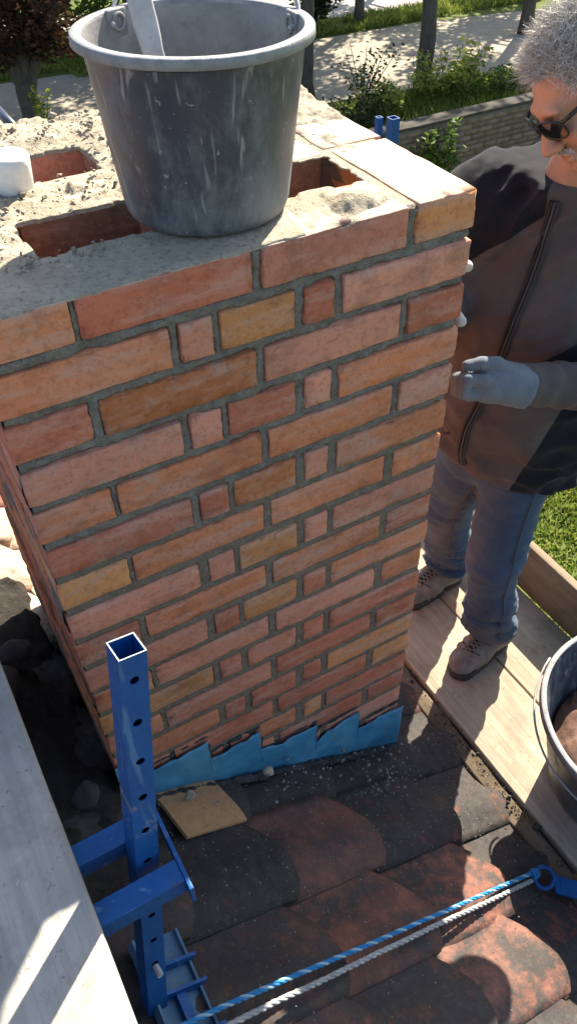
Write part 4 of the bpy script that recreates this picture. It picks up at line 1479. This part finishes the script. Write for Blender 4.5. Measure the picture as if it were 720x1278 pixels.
def seam(H_, K_, A_, ang, name='seam'):
    pts = []
    d = PF * math.cos(ang) + PL * math.sin(ang)
    for t in np.linspace(0, 1, 46):
        c = np.array(H_) + (np.array(K_) - np.array(H_)) * t * 2 if t < .5 else np.array(K_) + (np.array(A_) - np.array(K_)) * (t - .5) * 2
        if c[2] < -1.555: break
        h = jbv.ray_cast(Vector(c + d * .3), Vector(-d))
        if h[0] is not None and np.linalg.norm(np.array(h[0]) - c) < .135: pts.append(np.array(h[0]) + d * .0006)
    pts = np.array(pts)
    for _ in range(2): pts[1:-1] = .5 * pts[1:-1] + .25 * (pts[:-2] + pts[2:])
    V2, F2 = tube(pts, .0026, 6)
    obj(name, mesh(name, V2, F2), M_JEAN, jn, True)
    V2, F2 = tube(pts + PF * .001 + np.cross(d, [0, 0, 1]) * .005, .0010, 5)
    obj('stitching', mesh('stitching', V2, F2), mat_plain('tan_thread', (.15, .115, .08), .8), jn, True)
seam(LH, LK, LA, .75); seam(RH, RK, RA, .55)

# ---- boots
def boot(A_, toe, heel, seed):
    A_, toe, heel = np.array(A_, float), np.array(toe, float), np.array(heel, float)
    g = -1.6985
    f = _u((toe - heel) * np.array([1, 1, 0])); s = np.cross([0, 0, 1.0], f)
    Lb = np.linalg.norm((toe - heel)[:2])
    loc = lambda P: np.stack([(P - heel) @ f, (P - heel) @ s, P[:, 2] - g], 1)
    def upper(P):
        q = loc(P)
        q2 = q * np.array([1, 1.0, 1.0])
        d = capsule(q2, (.045, 0, .055), (.16, 0, .050), .046, .044)
        d = smin(d, capsule(q2, (.16, 0, .048), (Lb - .052, -.004, .040), .046, .044), .03)
        d = smin(d, capsule(q2, (.052, 0, .06), (.070, 0, .16), .046, .050), .035)
        d = smin(d, capsule(q2, (.07, 0, .10), (.15, 0, .062), .036, .036), .03)
        d = smax(d, .018 - q[:, 2], .006)
        d = d - .003 * np.exp(-((q[:, 0] - Lb + .085) / .006) ** 2) + .0025 * np.sin(q[:, 0] * 190 + 4 * vnoise(P, 20, seed)) * np.exp(-((q[:, 0] - .17) / .04) ** 2)
        return d + .0015 * vnoise(P, 45, seed)
    lo = np.minimum(toe, heel) - .09; hi = np.maximum(toe, heel) + .09
    lo[2], hi[2] = g - .005, g + .20
    root = empty('boot', tuple((toe + heel) / 2 * np.array([1, 1, 0]) + np.array([0, 0, g])))
    root.parent = person
    root.location = Vector((toe + heel) / 2) - Vector(person.location); root.location.z = g + 1.70
    V, F = isosurf(upper, lo, hi, .006)
    V0, F0 = V, F
    up = obj('upper', mesh('upper', V, F), M_BOOT, person, True)
    bpy.data.objects.remove(root)
    up.name = 'boot'
    def sole(P):
        q = loc(P)
        c = np.clip(q[:, 0], .045, Lb - .048)
        wd = .043 + .004 * np.sin((q[:, 0] / Lb) * 3.1)
        d2 = np.hypot(q[:, 0] - c, q[:, 1]) - wd
        d = np.maximum(d2, np.abs(q[:, 2] - .012) - .0115)
        arch = np.hypot(q[:, 0] - .105, q[:, 2] + .004) - .014
        d = np.maximum(d, -arch)
        return d + .0015 * np.sin(q[:, 0] * 420) * (np.abs(q[:, 2] - .010) < .008)
    V, F = isosurf(sole, lo, hi, .005)
    obj('sole', mesh('sole', V, F), M_SOLE, up, True)
    # tongue and laces on the instep, found by dropping rays on the upper
    ub = BVHTree.FromPolygons([tuple(v) for v in V0], [tuple(int(i) for i in f_) for f_ in F0])
    def drop(x, y):
        o_ = heel * np.array([1, 1, 0]) + f * x + s * y + np.array([0, 0, g + .3])
        h = ub.ray_cast(Vector(o_), Vector((0, 0, -1)))
        return np.array(h[0]) if h[0] is not None else o_ - np.array([0, 0, .22])
    tv = [drop(x, y) + np.array([0, 0, .0025]) for x in np.linspace(.120, .208, 9) for y in np.linspace(-.014, .014, 5)]
    tf = [(i * 5 + j, i * 5 + j + 1, (i + 1) * 5 + j + 1, (i + 1) * 5 + j) for i in range(8) for j in range(4)]
    obj('tongue', mesh('tongue', tv, tf), m_lace, up, True)
    for k in range(6):
        x = .130 + k * .0145
        for sg_ in (-1, 1):
            P_ = [drop(x + .010 * sg_ * y / .022, y) + np.array([0, 0, .0052]) for y in np.linspace(-.022, .022, 9)]
            V, F = tube(P_, .0024, 6)
            obj('lace', mesh('lace', V, F), m_lace2, up, True)
    P_ = [drop(Lb - .072 - 9 * y * y, y) + np.array([0, 0, .0012]) for y in np.linspace(-.036, .036, 15)]
    V, F = tube(P_, .0022, 6)
    obj('toe_seam', mesh('toe_seam', V, F), M_SOLE, up, True)
M_BOOT = mat_dusty('dusty_boot_leather', (.13, .122, .112), (.26, .245, .225), .85, 22)
M_SOLE = mat_dusty('boot_sole', (.035, .033, .032), (.09, .085, .08), .9, 30)
m_lace = mat_plain('boot_tongue', (.03, .03, .03), .8)
m_lace2 = mat_plain('lace', (.16, .15, .14), .8)
boot(LA, (1.085, .112, -1.69), (1.352, .165, -1.69), 3)
boot(RA, (1.120, .430, -1.69), (1.392, .462, -1.69), 5)

# ---- head and neck: one skin surface
HC = np.array([1.176, .206, .040])
hf = _u([-.9976, .07, 0]); pit = R(40)
HY = hf * math.cos(pit) + np.array([0, 0, -math.sin(pit)])
HX = _u(np.cross(HY, [0, 0, 1.0])) * -1.0
HX = _u(np.cross([0, 0, 1.0], hf)) ; 
HX = HX if HX @ PL > 0 else -HX
HZ = np.cross(HX, HY); HZ = HZ if HZ[2] > 0 else -HZ
rol = R(18)
HX, HZ = HX * math.cos(rol) + HZ * math.sin(rol), HZ * math.cos(rol) - HX * math.sin(rol)
def hl(P): 
    Q = P - HC
    return np.stack([Q @ HX, Q @ HY, Q @ HZ], 1)
def hw(p): 
    p = np.atleast_2d(np.asarray(p, float))
    return HC + p[:, :1] * HX + p[:, 1:2] * HY + p[:, 2:3] * HZ
def head_sdf(P):
    q = hl(P); m = q.copy(); m[:, 0] = np.abs(m[:, 0])
    d = ellipsoid(q, (0, -.010, .022), (.075, .094, .092))
    d = smin(d, ellipsoid(q, (0, .036, -.040), (.061, .058, .078)), .03)
    d = smin(d, ellipsoid(q, (0, .048, -.098), (.044, .042, .030)), .025)
    d = smin(d, ellipsoid(q, (0, .086, -.116), (.022, .018, .018)), .02)
    d = smin(d, ellipsoid(m, (.042, .066, -.046), (.022, .022, .024)), .02)
    d = smin(d, ellipsoid(q, (0, .084, .016), (.050, .014, .012)), .018)
    d = smax(d, -ellipsoid(m, (.032, .103, -.004), (.017, .014, .012)), .012)
    d = smin(d, ellipsoid(m, (.032, .082, -.004), (.013, .013, .013)), .003)
    d = smin(d, capsule(q, (0, .090, .004), (0, .118, -.046), .009, .0135), .010)
    d = smin(d, ellipsoid(m, (.013, .106, -.050), (.010, .012, .009)), .006)
    d = smax(d, -ellipsoid(m, (.007, .112, -.060), (.004, .006, .004)), .003)
    d = smin(d, ellipsoid(q, (0, .097, -.074), (.026, .010, .007)), .006)
    d = smin(d, ellipsoid(q, (0, .096, -.088), (.023, .010, .008)), .006)
    d = smax(d, -ellipsoid(q, (0, .108, -.081), (.028, .010, .0022)), .003)
    # fold from nose to mouth corner
    d = d + .0035 * np.exp(-((m[:, 0] - .024 - .25 * (-.052 - m[:, 2])) / .004) ** 2) * (m[:, 2] < -.05) * (m[:, 2] > -.092) * (m[:, 1] > .06)
    e = ellipsoid(m, (.079, -.012, -.022), (.009, .020, .033))
    e = smax(e, -ellipsoid(m, (.090, -.008, -.018), (.008, .012, .020)), .005)
    d = smin(d, e, .006)
    d = smin(d, capsule(P, hw((0, -.040, -.07))[0], (1.236, .262, -.23), .050, .056), .02)
    return d + .0006 * vnoise(P, 90, 70)
V, F = isosurf(head_sdf, (1.00, .04, -.26), (1.36, .42, .22), .0042)
V = relax(V, F, 1, .3)
M_SKIN = Mat('skin', .5, .4)
a = M_SKIN.noise(25, 5, .65); b = M_SKIN.noise(170, 3, .7)
M_SKIN.base(M_SKIN.mix(M_SKIN.rng(b, .55, .75, 0, .3), M_SKIN.mix(M_SKIN.rng(a, .3, .7), (.37, .185, .12), (.46, .245, .165)), (.27, .12, .08)))
M_SKIN.b.inputs['Subsurface Weight'].default_value = .12
M_SKIN.b.inputs['Subsurface Radius'].default_value = (.012, .005, .003)
M_SKIN.bump(b, .45, .0015); M_SKIN.bump(a, .25, .003)
hd = obj('head', mesh('head', V, F), M_SKIN.m, person, True)

# ---- hair: a dense grey mop of curved strands
def strands(roots, dirs, length, seg, width, curl, seed):
    rg = np.random.default_rng(seed)
    n = len(roots)
    P = roots.copy(); d = dirs / np.linalg.norm(dirs, axis=1)[:, None]
    L_ = length * rg.uniform(.5, 1.25, n)
    side = np.cross(d, rg.normal(size=(n, 3))); side /= np.linalg.norm(side, axis=1)[:, None]
    ax = rg.normal(size=(n, 3)); ax /= np.linalg.norm(ax, axis=1)[:, None]
    pts = [P]
    for k in range(seg):
        d = d + curl * np.cross(ax, d) + .25 * rg.normal(size=(n, 3)) * curl
        d /= np.linalg.norm(d, axis=1)[:, None]
        P = P + d * (L_ / seg)[:, None]
        pts.append(P)
    VV = []
    for k, p in enumerate(pts):
        w_ = width * (1 - .75 * k / seg)
        VV += [p - side * w_, p + side * w_]
    VV = np.stack(VV, 1).reshape(-1, 3)
    m_ = 2 * (seg + 1)
    base = np.arange(n)[:, None] * m_
    F_ = [base + np.array([2 * k, 2 * k + 1, 2 * k + 3, 2 * k + 2]) for k in range(seg)]
    return VV, np.vstack(F_)
rg = np.random.default_rng(9)
N_ = 26000
u_ = rg.normal(size=(N_ * 3, 3)); u_ /= np.linalg.norm(u_, axis=1)[:, None]
sk_ = np.array([0, -.010, .022]) + u_ * np.array([.075, .094, .092])
keep = np.where(sk_[:, 1] > .052, sk_[:, 2] > .070 - .0 * sk_[:, 0], np.where(sk_[:, 1] > .01, sk_[:, 2] > .030 - .3 * (.05 - np.abs(sk_[:, 0])), sk_[:, 2] > -.055))
keep &= ~((np.abs(sk_[:, 0]) > .060) & (sk_[:, 1] > -.035) & (sk_[:, 1] < .015) & (sk_[:, 2] < .012))
u_, sk_ = u_[keep][:N_], sk_[keep][:N_]
flow = u_ * np.array([1.0, .9, .75]) + np.array([0, -.35, .15]) + .35 * rg.normal(size=u_.shape)
to_w = lambda d: d[:, :1] * HX + d[:, 1:2] * HY + d[:, 2:3] * HZ
Vh, Fh = strands(hw(sk_ * 1.0), to_w(flow), .038, 6, .00042, .27, 3)
M_HAIR = Mat('grey_hair', .45, .4)
rp = M_HAIR.n('ShaderNodeNewGeometry').outputs['Random Per Island']
M_HAIR.base(M_HAIR.ramp(rp, [(0, (.18, .165, .145)), (.45, (.44, .415, .37)), (1, (.74, .71, .66))]))
obj('hair', mesh('hair', Vh, Fh), M_HAIR.m, person)
# moustache and brows
mu = []
for _ in range(520):
    x = rg.uniform(-.026, .026); mu.append((x, .1045 - abs(x) * .42 + rg.uniform(-.002, .002), -.064 - .10 * abs(x) + rg.uniform(-.005, .004)))
mu = np.array(mu)
dm = np.stack([mu[:, 0] * 10, np.full(len(mu), .35), np.full(len(mu), -1.0)], 1) + .2 * rg.normal(size=mu.shape)
V2, F2 = strands(hw(mu), to_w(dm), .009, 3, .0004, .2, 5)
obj('moustache', mesh('moustache', V2, F2), M_HAIR.m, person)

# ---- sunglasses
sg_v, sg_f = [], []
for sx in (-1, 1):
    n0 = len(sg_v)
    nr, na = 5, 26
    ring_pts = []
    for k in range(nr + 1):
        for j in range(na):
            q = 2 * math.pi * j / na; r = k / nr
            x = .0355 + .0315 * r * math.copysign(abs(math.cos(q)) ** .75, math.cos(q)); z = -.006 + .0195 * r * math.copysign(abs(math.sin(q)) ** .8, math.sin(q)) - .004 * r * math.cos(q)
            y = .1125 - 5.2 * max(0, x - .01) ** 2 - 3 * (z + .006) ** 2
            sg_v.append((sx * x, y, z))
    for k in range(nr):
        for j in range(na):
            f_ = (n0 + k * na + j, n0 + k * na + (j + 1) % na, n0 + (k + 1) * na + (j + 1) % na, n0 + (k + 1) * na + j)
            sg_f.append(f_ if sx > 0 else f_[::-1])
M_LENS = Mat('dark_lens', .08, .6); M_LENS.base((.010, .010, .012))
M_FRAME = mat_plain('glasses_frame', (.02, .02, .022), .3)
SG = empty('sunglasses', tuple(hw((0, .1, 0))[0])); SG.parent = person; SG.location = SG.location - person.location
nverts = len(sg_v)
Vl = hw(sg_v); 
obj('lens', mesh('lens', Vl, sg_f), M_LENS.m, SG, True)
pl = []
for sx in (-1, 1):
    base_ = (0 if sx < 0 else nverts // 2) + nr * na
    loop = [sg_v[base_ + j] for j in range(na)] + [sg_v[base_]]
    pl.append(tube(hw([(x, y - .001, z) for x, y, z in loop]), .0024, 6, False))
    pl.append(tube(hw([(sx * .064, .094, .004), (sx * .074, .078, .006), (sx * .079, .03, .006), (sx * .082, -.01, .004), (sx * .080, -.03, -.012)]), [.004, .0045, .004, .003, .002], 8))
pl.append(tube(hw([(-.006, .111, .002), (0, .114, .004), (.006, .111, .002)]), .003, 8))
V2, F2 = merge(pl)
obj('frame', mesh('frame', V2, F2), M_FRAME, SG, True)

# ---- gloves
M_GLOVE = mat_fabric('work_glove', (.085, .098, .118), (.15, .168, .192), 16, 380, .95, .1, (.07, .073, .078))
w0 = np.array(LW); tip = np.array([.836, .114, -.404])
gd = _u(tip - w0); gn = _u(np.array([-.62, -.62, .42]) - gd * (np.array([-.62, -.62, .42]) @ gd)); gu = np.cross(gn, gd); gu = gu if gu[2] > 0 else -gu
g = lambda a, b, c: w0 + gd * a + gu * b + gn * c
def glove_l(P):
    d = capsule(P, g(-.035, 0, 0), g(.01, 0, 0), .047, .040)                       # cuff
    d = smin(d, capsule(P, g(.01, 0, 0), g(.062, -.004, .0), .036, .038), .03)      # palm and back
    d = smin(d, ellipsoid(P, g(.058, -.016, 0), (.036, .036, .034)), .02)
    fs = 1e3
    for i, (c, u0, ln) in enumerate(((.028, .012, 1.0), (.0095, .002, 1.06), (-.009, -.010, 1.0), (-.026, -.022, .85))):
        k1 = g(.085, -.006 + u0 * .4, c); k2 = g(.085 + .038 * ln, -.014 + u0 * .3, c * .9); k3 = g(.085 + .026 * ln, -.044 + u0 * .2, c * .8); k4 = g(.086, -.040 + u0 * .2, c * .7)
        q = smin(capsule(P, g(.05, -.004, c * .8), k1, .0145, .0135), smin(capsule(P, k1, k2, .0132, .0118), smin(capsule(P, k2, k3, .0118, .0108), capsule(P, k3, k4, .0105, .0095), .004), .004), .006)
        fs = np.minimum(fs, q)
    fs = smin(fs, ellipsoid(P, g(.090, -.026, 0), (.024, .024, .034)), .006)
    d = smin(d, fs, .003)
    th = smin(capsule(P, g(.015, .020, .012), g(.062, .034, .016), .019, .0155), smin(capsule(P, g(.062, .034, .016), g(.098, .027, .016), .0150, .0125), capsule(P, g(.098, .027, .016), g(.126, .014, .012), .0125, .0105), .004), .006)
    d = smin(d, th, .0025)
    cut = (P - g(-.032, 0, 0)) @ gd
    d = smax(d, -cut, .004)
    return d - .0022 * np.sin(70 * ((P - w0) @ gd) + 5 * vnoise(P, 18, 3)) * np.clip(vnoise(P, 16, 5) + .3, 0, 1) + .0008 * vnoise(P, 110, 6)
V, F = isosurf(glove_l, np.minimum(w0, tip) - .08, np.maximum(w0, tip) + .08, .0042)
obj('glove', mesh('glove', V, F), M_GLOVE, person, True)
rw = np.array(RW)
def glove_r(P):
    pc = np.array([.812, .118, -.205])
    d = capsule(P, rw + np.array([.03, .035, -.035]), rw, .046, .038)
    d = smin(d, capsule(P, rw, pc, .036, .034), .03)
    for i, (z0, z1, yt, xt) in enumerate(((-.160, -.142, .022, .790), (-.186, -.178, .060, .786), (-.213, -.214, .060, .786), (-.235, -.247, .020, .794))):
        q = smin(capsule(P, pc + np.array([-.005, -.02, z0 + .205]), (.802, .072, (z0 + z1) / 2), .0135, .0125), capsule(P, (.802, .072, (z0 + z1) / 2), (xt, yt, z1), .0125, .0105), .006)
        d = smin(d, q, .005)
    th = smin(capsule(P, pc + np.array([.01, .0, .03]), (.810, .13, -.150), .017, .014), capsule(P, (.810, .13, -.150), (.795, .11, -.125), .014, .011), .006)
    d = smin(d, th, .006)
    return d + .0008 * vnoise(P, 110, 6)
V, F = isosurf(glove_r, (.76, -.03, -.36), (.99, .26, -.06), .0045)
M_GLOVE2 = mat_fabric('pale_glove', (.34, .33, .31), (.46, .45, .43), 16, 380, .95, .2)
obj('glove', mesh('glove', V, F), M_GLOVE2, person, True)
# ------------------------------------------------------------------ garden wall
WY, WT = 8.15, -3.30
gw = empty('garden_wall', (9, WY, GZ), 'old grey brown brick garden wall beyond the lawn', 'wall')
m_wb = Mat('wall_brick', .95, .1)
rr_ = m_wb.n('ShaderNodeNewGeometry').outputs['Random Per Island']
cc = m_wb.ramp(rr_, [(0, (.17, .125, .092)), (.5, (.21, .158, .115)), (1, (.25, .19, .14))])
nz_ = m_wb.noise(5, 5, .7, 'World', (1, 1, .5))
m_wb.base(m_wb.mix(m_wb.rng(nz_, .45, .7, 0, .7), cc, (.075, .07, .06))); m_wb.bump(m_wb.noise(60, 3, .7, 'World'), .5, .006)
rgw = np.random.default_rng(77)
pl = []
x0w, x1w = 3.6, 15.0
nrow = int((WT - .05 - GZ) / .075)
for r in range(nrow):
    z0 = GZ + r * .075
    x = x0w - (r % 2) * .125
    while x < x1w:
        dy = rgw.uniform(-.006, .006)
        pl.append(box(x + .005, x + .245, WY - .12 + dy, WY + .12 + dy, z0 + .005, z0 + .069))
        x += .25
V, F = merge(pl)
o = obj('bricks', mesh('bricks', V, np.array(F)), m_wb.m, gw); o['kind'] = 'stuff'
V, F = box(x0w - .1, x1w, WY - .108, WY + .108, GZ, WT - .055)
obj('mortar', mesh('mortar', V, F), M_CORE, gw)
V, F = rbox(x1w - x0w + .2, .27, .045, 60, 4, 4, .006, .006, 3, 4)
obj('coping', mesh('coping', V, F), mat_dusty('coping_stone', (.045, .04, .034), (.075, .066, .056), .95, 6), gw, True, loc=((x0w + x1w) / 2, WY, WT - .024))

# ------------------------------------------------------------------ trees and shrubs
def leaves(centres, radii, n, size, seed, flat=.4, droop=0.0):
    """n small folded leaf faces spread through clumps"""
    rg = np.random.default_rng(seed)
    w = np.array([r[0] * r[1] * r[2] for r in radii]) ** .7
    k = rg.choice(len(centres), n, p=w / w.sum())
    C_ = np.array(centres)[k]; Rr = np.array(radii)[k]
    d = rg.normal(size=(n, 3)); d /= np.linalg.norm(d, axis=1)[:, None]
    rad = rg.uniform(.25, 1.0, n) ** .45
    P = C_ + d * Rr * rad[:, None]
    a = rg.normal(size=(n, 3)); a[:, 2] *= flat; a /= np.linalg.norm(a, axis=1)[:, None]
    b = np.cross(a, rg.normal(size=(n, 3))); b /= np.linalg.norm(b, axis=1)[:, None]
    s = size * rg.uniform(.55, 1.3, n)[:, None]
    V = np.stack([P - a * s, P + b * s * .45, P + a * s, P - b * s * .45], 1).reshape(-1, 3)
    return V, np.arange(4 * n).reshape(-1, 4)

def tree(name, label, base, limbs, clumps, nleaf, lsize, lmat, seed, cat='tree', group=None, bark=M_BARK):
    root = empty(name, base, label, cat, group)
    pl = []
    for path, r0, r1 in limbs:
        path = np.array(path, float) + np.array(base)
        d = np.linspace(0, 1, 14)
        t = np.linspace(0, 1, len(path))
        q = np.stack([np.interp(d, t, path[:, k]) for k in range(3)], 1)
        q[1:-1] += .03 * r0 / .12 * np.stack([vnoise(q[1:-1] + seed, 1.3, k) for k in range(3)], 1)
        rr = np.linspace(r0, r1, 14) * (1 + .08 * vnoise(q + seed, 3, 9))
        rr[0] *= 1.25
        pl.append(tube(q, rr, 12))
    V, F = merge(pl)
    obj('trunk', mesh('trunk', V, F), bark, root, True)
    if nleaf:
        c = [np.array(base) + np.array(a) for a, _ in clumps]
        V, F = leaves(c, [b for _, b in clumps], nleaf, lsize, seed)
        obj('crown', mesh('crown', V, F), lmat, root)
    return root
def crown_clumps(seed, h0, h1, rad, n, cr):
    rg = np.random.default_rng(seed)
    out = []
    for _ in range(n):
        a = rg.uniform(0, 6.28); q = rg.uniform(0, 1) ** .6 * rad; z = rg.uniform(h0, h1)
        f = 1 - .5 * abs((z - h0) / (h1 - h0) * 2 - .9)
        out.append(((q * f * math.cos(a), q * f * math.sin(a), z), (cr * rg.uniform(.6, 1.2), cr * rg.uniform(.6, 1.2), cr * rg.uniform(.4, .8))))
    return out
def avenue_limbs(h, r, seed):
    rg = random.Random(seed)
    L_ = [([(0, 0, -.1), (rg.uniform(-.05, .05), rg.uniform(-.05, .05), h * .4), (rg.uniform(-.15, .15), 0, h)], r, r * .4)]
    for k in range(6):
        z = h * rg.uniform(.36, .8); a = rg.uniform(0, 6.28); l = rg.uniform(1.2, 2.4)
        L_.append(([(0, 0, z), (l * .5 * math.cos(a), l * .5 * math.sin(a), z + l * .45), (l * math.cos(a), l * math.sin(a), z + l * .8)], r * .4, r * .08))
    return L_
tree('street_tree', 'slim roadside tree trunk just right of the upper bucket', (8.20, 12.85, GZ), avenue_limbs(7.5, .125, 1), crown_clumps(1, 4.0, 8.5, 2.6, 26, .9), 9000, .10, M_LEAFG, 1, group='roadside trees')
tree('street_tree', 'straight roadside tree trunk in the middle of the road view', (10.45, 12.35, GZ), avenue_limbs(7.5, .165, 2), crown_clumps(2, 3.9, 8.8, 2.8, 28, .9), 10000, .10, M_LEAFG, 2, group='roadside trees')
tree('street_tree', "roadside tree trunk beside the man's hair on the far kerb", (14.95, 14.45, GZ), avenue_limbs(7.8, .16, 3), crown_clumps(3, 3.6, 8.8, 2.9, 28, .9), 10000, .10, M_LEAFG, 3, group='roadside trees')
tree('street_tree', 'thin tree trunk on the far verge above the road', (12.2, 17.2, GZ), avenue_limbs(7.0, .12, 4), crown_clumps(4, 3.4, 8.0, 2.4, 24, .9), 8000, .10, M_LEAFG, 4, group='roadside trees')
for i, (x, y) in enumerate(((19.5, 18.6), (16.2, 20.8), (9.5, 21.0))):
    tree('street_tree', ('tree on the far verge behind the man, right of the others', 'tree far behind the road, right of the thin trunk', 'tree far behind the road, left of the thin trunk')[i],
         (x, y, GZ), avenue_limbs(7.5, .15, 10 + i), crown_clumps(10 + i, 3.2, 9, 2.8, 28, .9), 7000, .11, M_LEAFG, 10 + i, group='roadside trees')
# copper leaved forked tree on the left
ct = (3.46, 14.5, GZ)
lim = [([(0, 0, -.1), (0, 0, .7)], .20, .17), ([(0, 0, .6), (-.55, .1, 1.8), (-1.1, .2, 3.6)], .13, .05), ([(0, 0, .6), (.08, .05, 2.0), (.05, .2, 4.2)], .12, .05),
       ([(0, 0, .6), (.55, 0, 1.5), (.80, .1, 2.6), (.9, .1, 4.4)], .12, .05), ([(.55, 0, 1.5), (1.1, -.1, 2.3), (1.7, -.1, 3.0)], .06, .02), ([(-.4, .1, 1.5), (-1.0, -.3, 2.2), (-1.6, -.3, 2.8)], .06, .02)]
cl = crown_clumps(30, 1.15, 5.5, 2.3, 60, .5)
tree('copper_tree', 'dark forked tree with copper brown leaves behind the chimney at the left', ct, lim, cl, 15000, .075, M_LEAFC, 30)
tree('dark_tree', 'dense dark green tree shading the road at the far left', (7.6, 20.0, GZ), avenue_limbs(7.5, .2, 40), crown_clumps(40, 1.2, 9, 3.6, 44, 1.1), 14000, .12, M_LEAFD, 40)
tree('dark_tree', 'dark tree beyond the road in the top left corner', (2.6, 22.4, GZ), avenue_limbs(7.5, .2, 41), crown_clumps(41, .8, 8, 3.8, 44, 1.1), 14000, .12, M_LEAFD, 41)

def shrub(name, label, base, w, d, h, n, ls, mat, seed, stems=9, cat='shrub'):
    rg = np.random.default_rng(seed)
    root = empty(name, base, label, cat)
    pl = []; cl = []
    for _ in range(stems):
        a = rg.uniform(0, 6.28); e = np.array([w * rg.uniform(.2, 1) * math.cos(a), d * rg.uniform(.2, 1) * math.sin(a), h * rg.uniform(.5, 1)])
        b = np.array(base)
        pl.append(tube([b, b + e * np.array([.4, .4, .5]), b + e], [.012, .009, .004], 5))
        for t in np.linspace(.35, 1.0, 4):
            cl.append((e * t * np.array([1, 1, 1]), (.13 * w / .5, .13 * d / .5, .14)))
    V, F = merge(pl)
    obj('stems', mesh('stems', V, F), M_BARK, root)
    V, F = leaves([np.array(base) + c for c, _ in cl], [r for _, r in cl], n, ls, seed)
    obj('foliage', mesh('foliage', V, F), mat, root)
shrub('shrub', 'bright yellow green shrub at the foot of the middle trunk', (10.55, 11.75, GZ), 1.0, .5, .8, 2200, .05, M_LEAFY, 51, 16)
shrub('shrub', 'low green shrub left of the yellow green one above the wall', (9.2, 11.5, GZ), .8, .5, .5, 1500, .05, M_LEAFY, 52, 12)
shrub('shrub', 'loose green shrub growing behind the right end of the wall', (11.9, 11.4, GZ), 1.2, .5, .45, 2000, .05, M_LEAFG, 53, 12)
shrub('weeds', 'tall loose weeds beside the road right of the upper bucket', (8.75, 11.9, GZ), .8, .3, 1.15, 420, .045, M_LEAFD, 54, 16, 'weeds')
shrub('weeds', 'dark weeds at the kerb behind the blue tubes', (7.9, 10.9, GZ), 1.0, .5, .7, 1300, .05, M_LEAFD, 55, 14, 'weeds')
shrub('climber', 'climbing plant with yellow green leaves on the near side of the wall', (7.35, 7.9, GZ), .45, .18, 1.2, 1200, .045, M_LEAFG, 56, 10, 'climber')
shrub('weeds', 'small yellow plant in front of the copper tree trunk', (3.32, 13.3, GZ), .16, .12, .95, 260, .05, M_LEAFY, 57, 6, 'weeds')
shrub('hedge_bush', 'dark rounded bush between the bucket rim and the thin trunk', (11.2, 17.6, GZ), .9, .6, 1.2, 2600, .06, M_LEAFD, 58, 16, 'bush')
shrub('hedge_bush', 'green bush beyond the road left of the bucket', (6.2, 18.4, GZ), 1.2, .6, 1.2, 2600, .06, M_LEAFG, 59, 16, 'bush')
# low shed roof edge with a dark pipe far left behind the chimney
sh = empty('lean_to', (1.2, 6.7, GZ), 'small lean-to roof with a dark gutter pipe behind the chimney at the left', 'shed')
V, F = rbox(1.5, 2.2, .06, 8, 10, 4, .004)
obj('roof_sheet', mesh('roof_sheet', V, F), mat_dusty('pale_clay_sheet', (.42, .30, .20), (.52, .40, .28), .9, 8), sh, mtx=Matrix.Translation((.74, 6.9, -2.10)))
V, F = box(-.1, 1.1, 5.3, 6.9, GZ, -2.3)
obj('wall', mesh('wall', V, F), M_CORE, sh)
V, F = tube([(1.45, 7.45, -1.925), (1.537, 6.62, -2.065)], .045, 12)
obj('pipe', mesh('pipe', V, F), mat_plain('dark_blue_pipe', (.03, .04, .07), .4), sh, True)
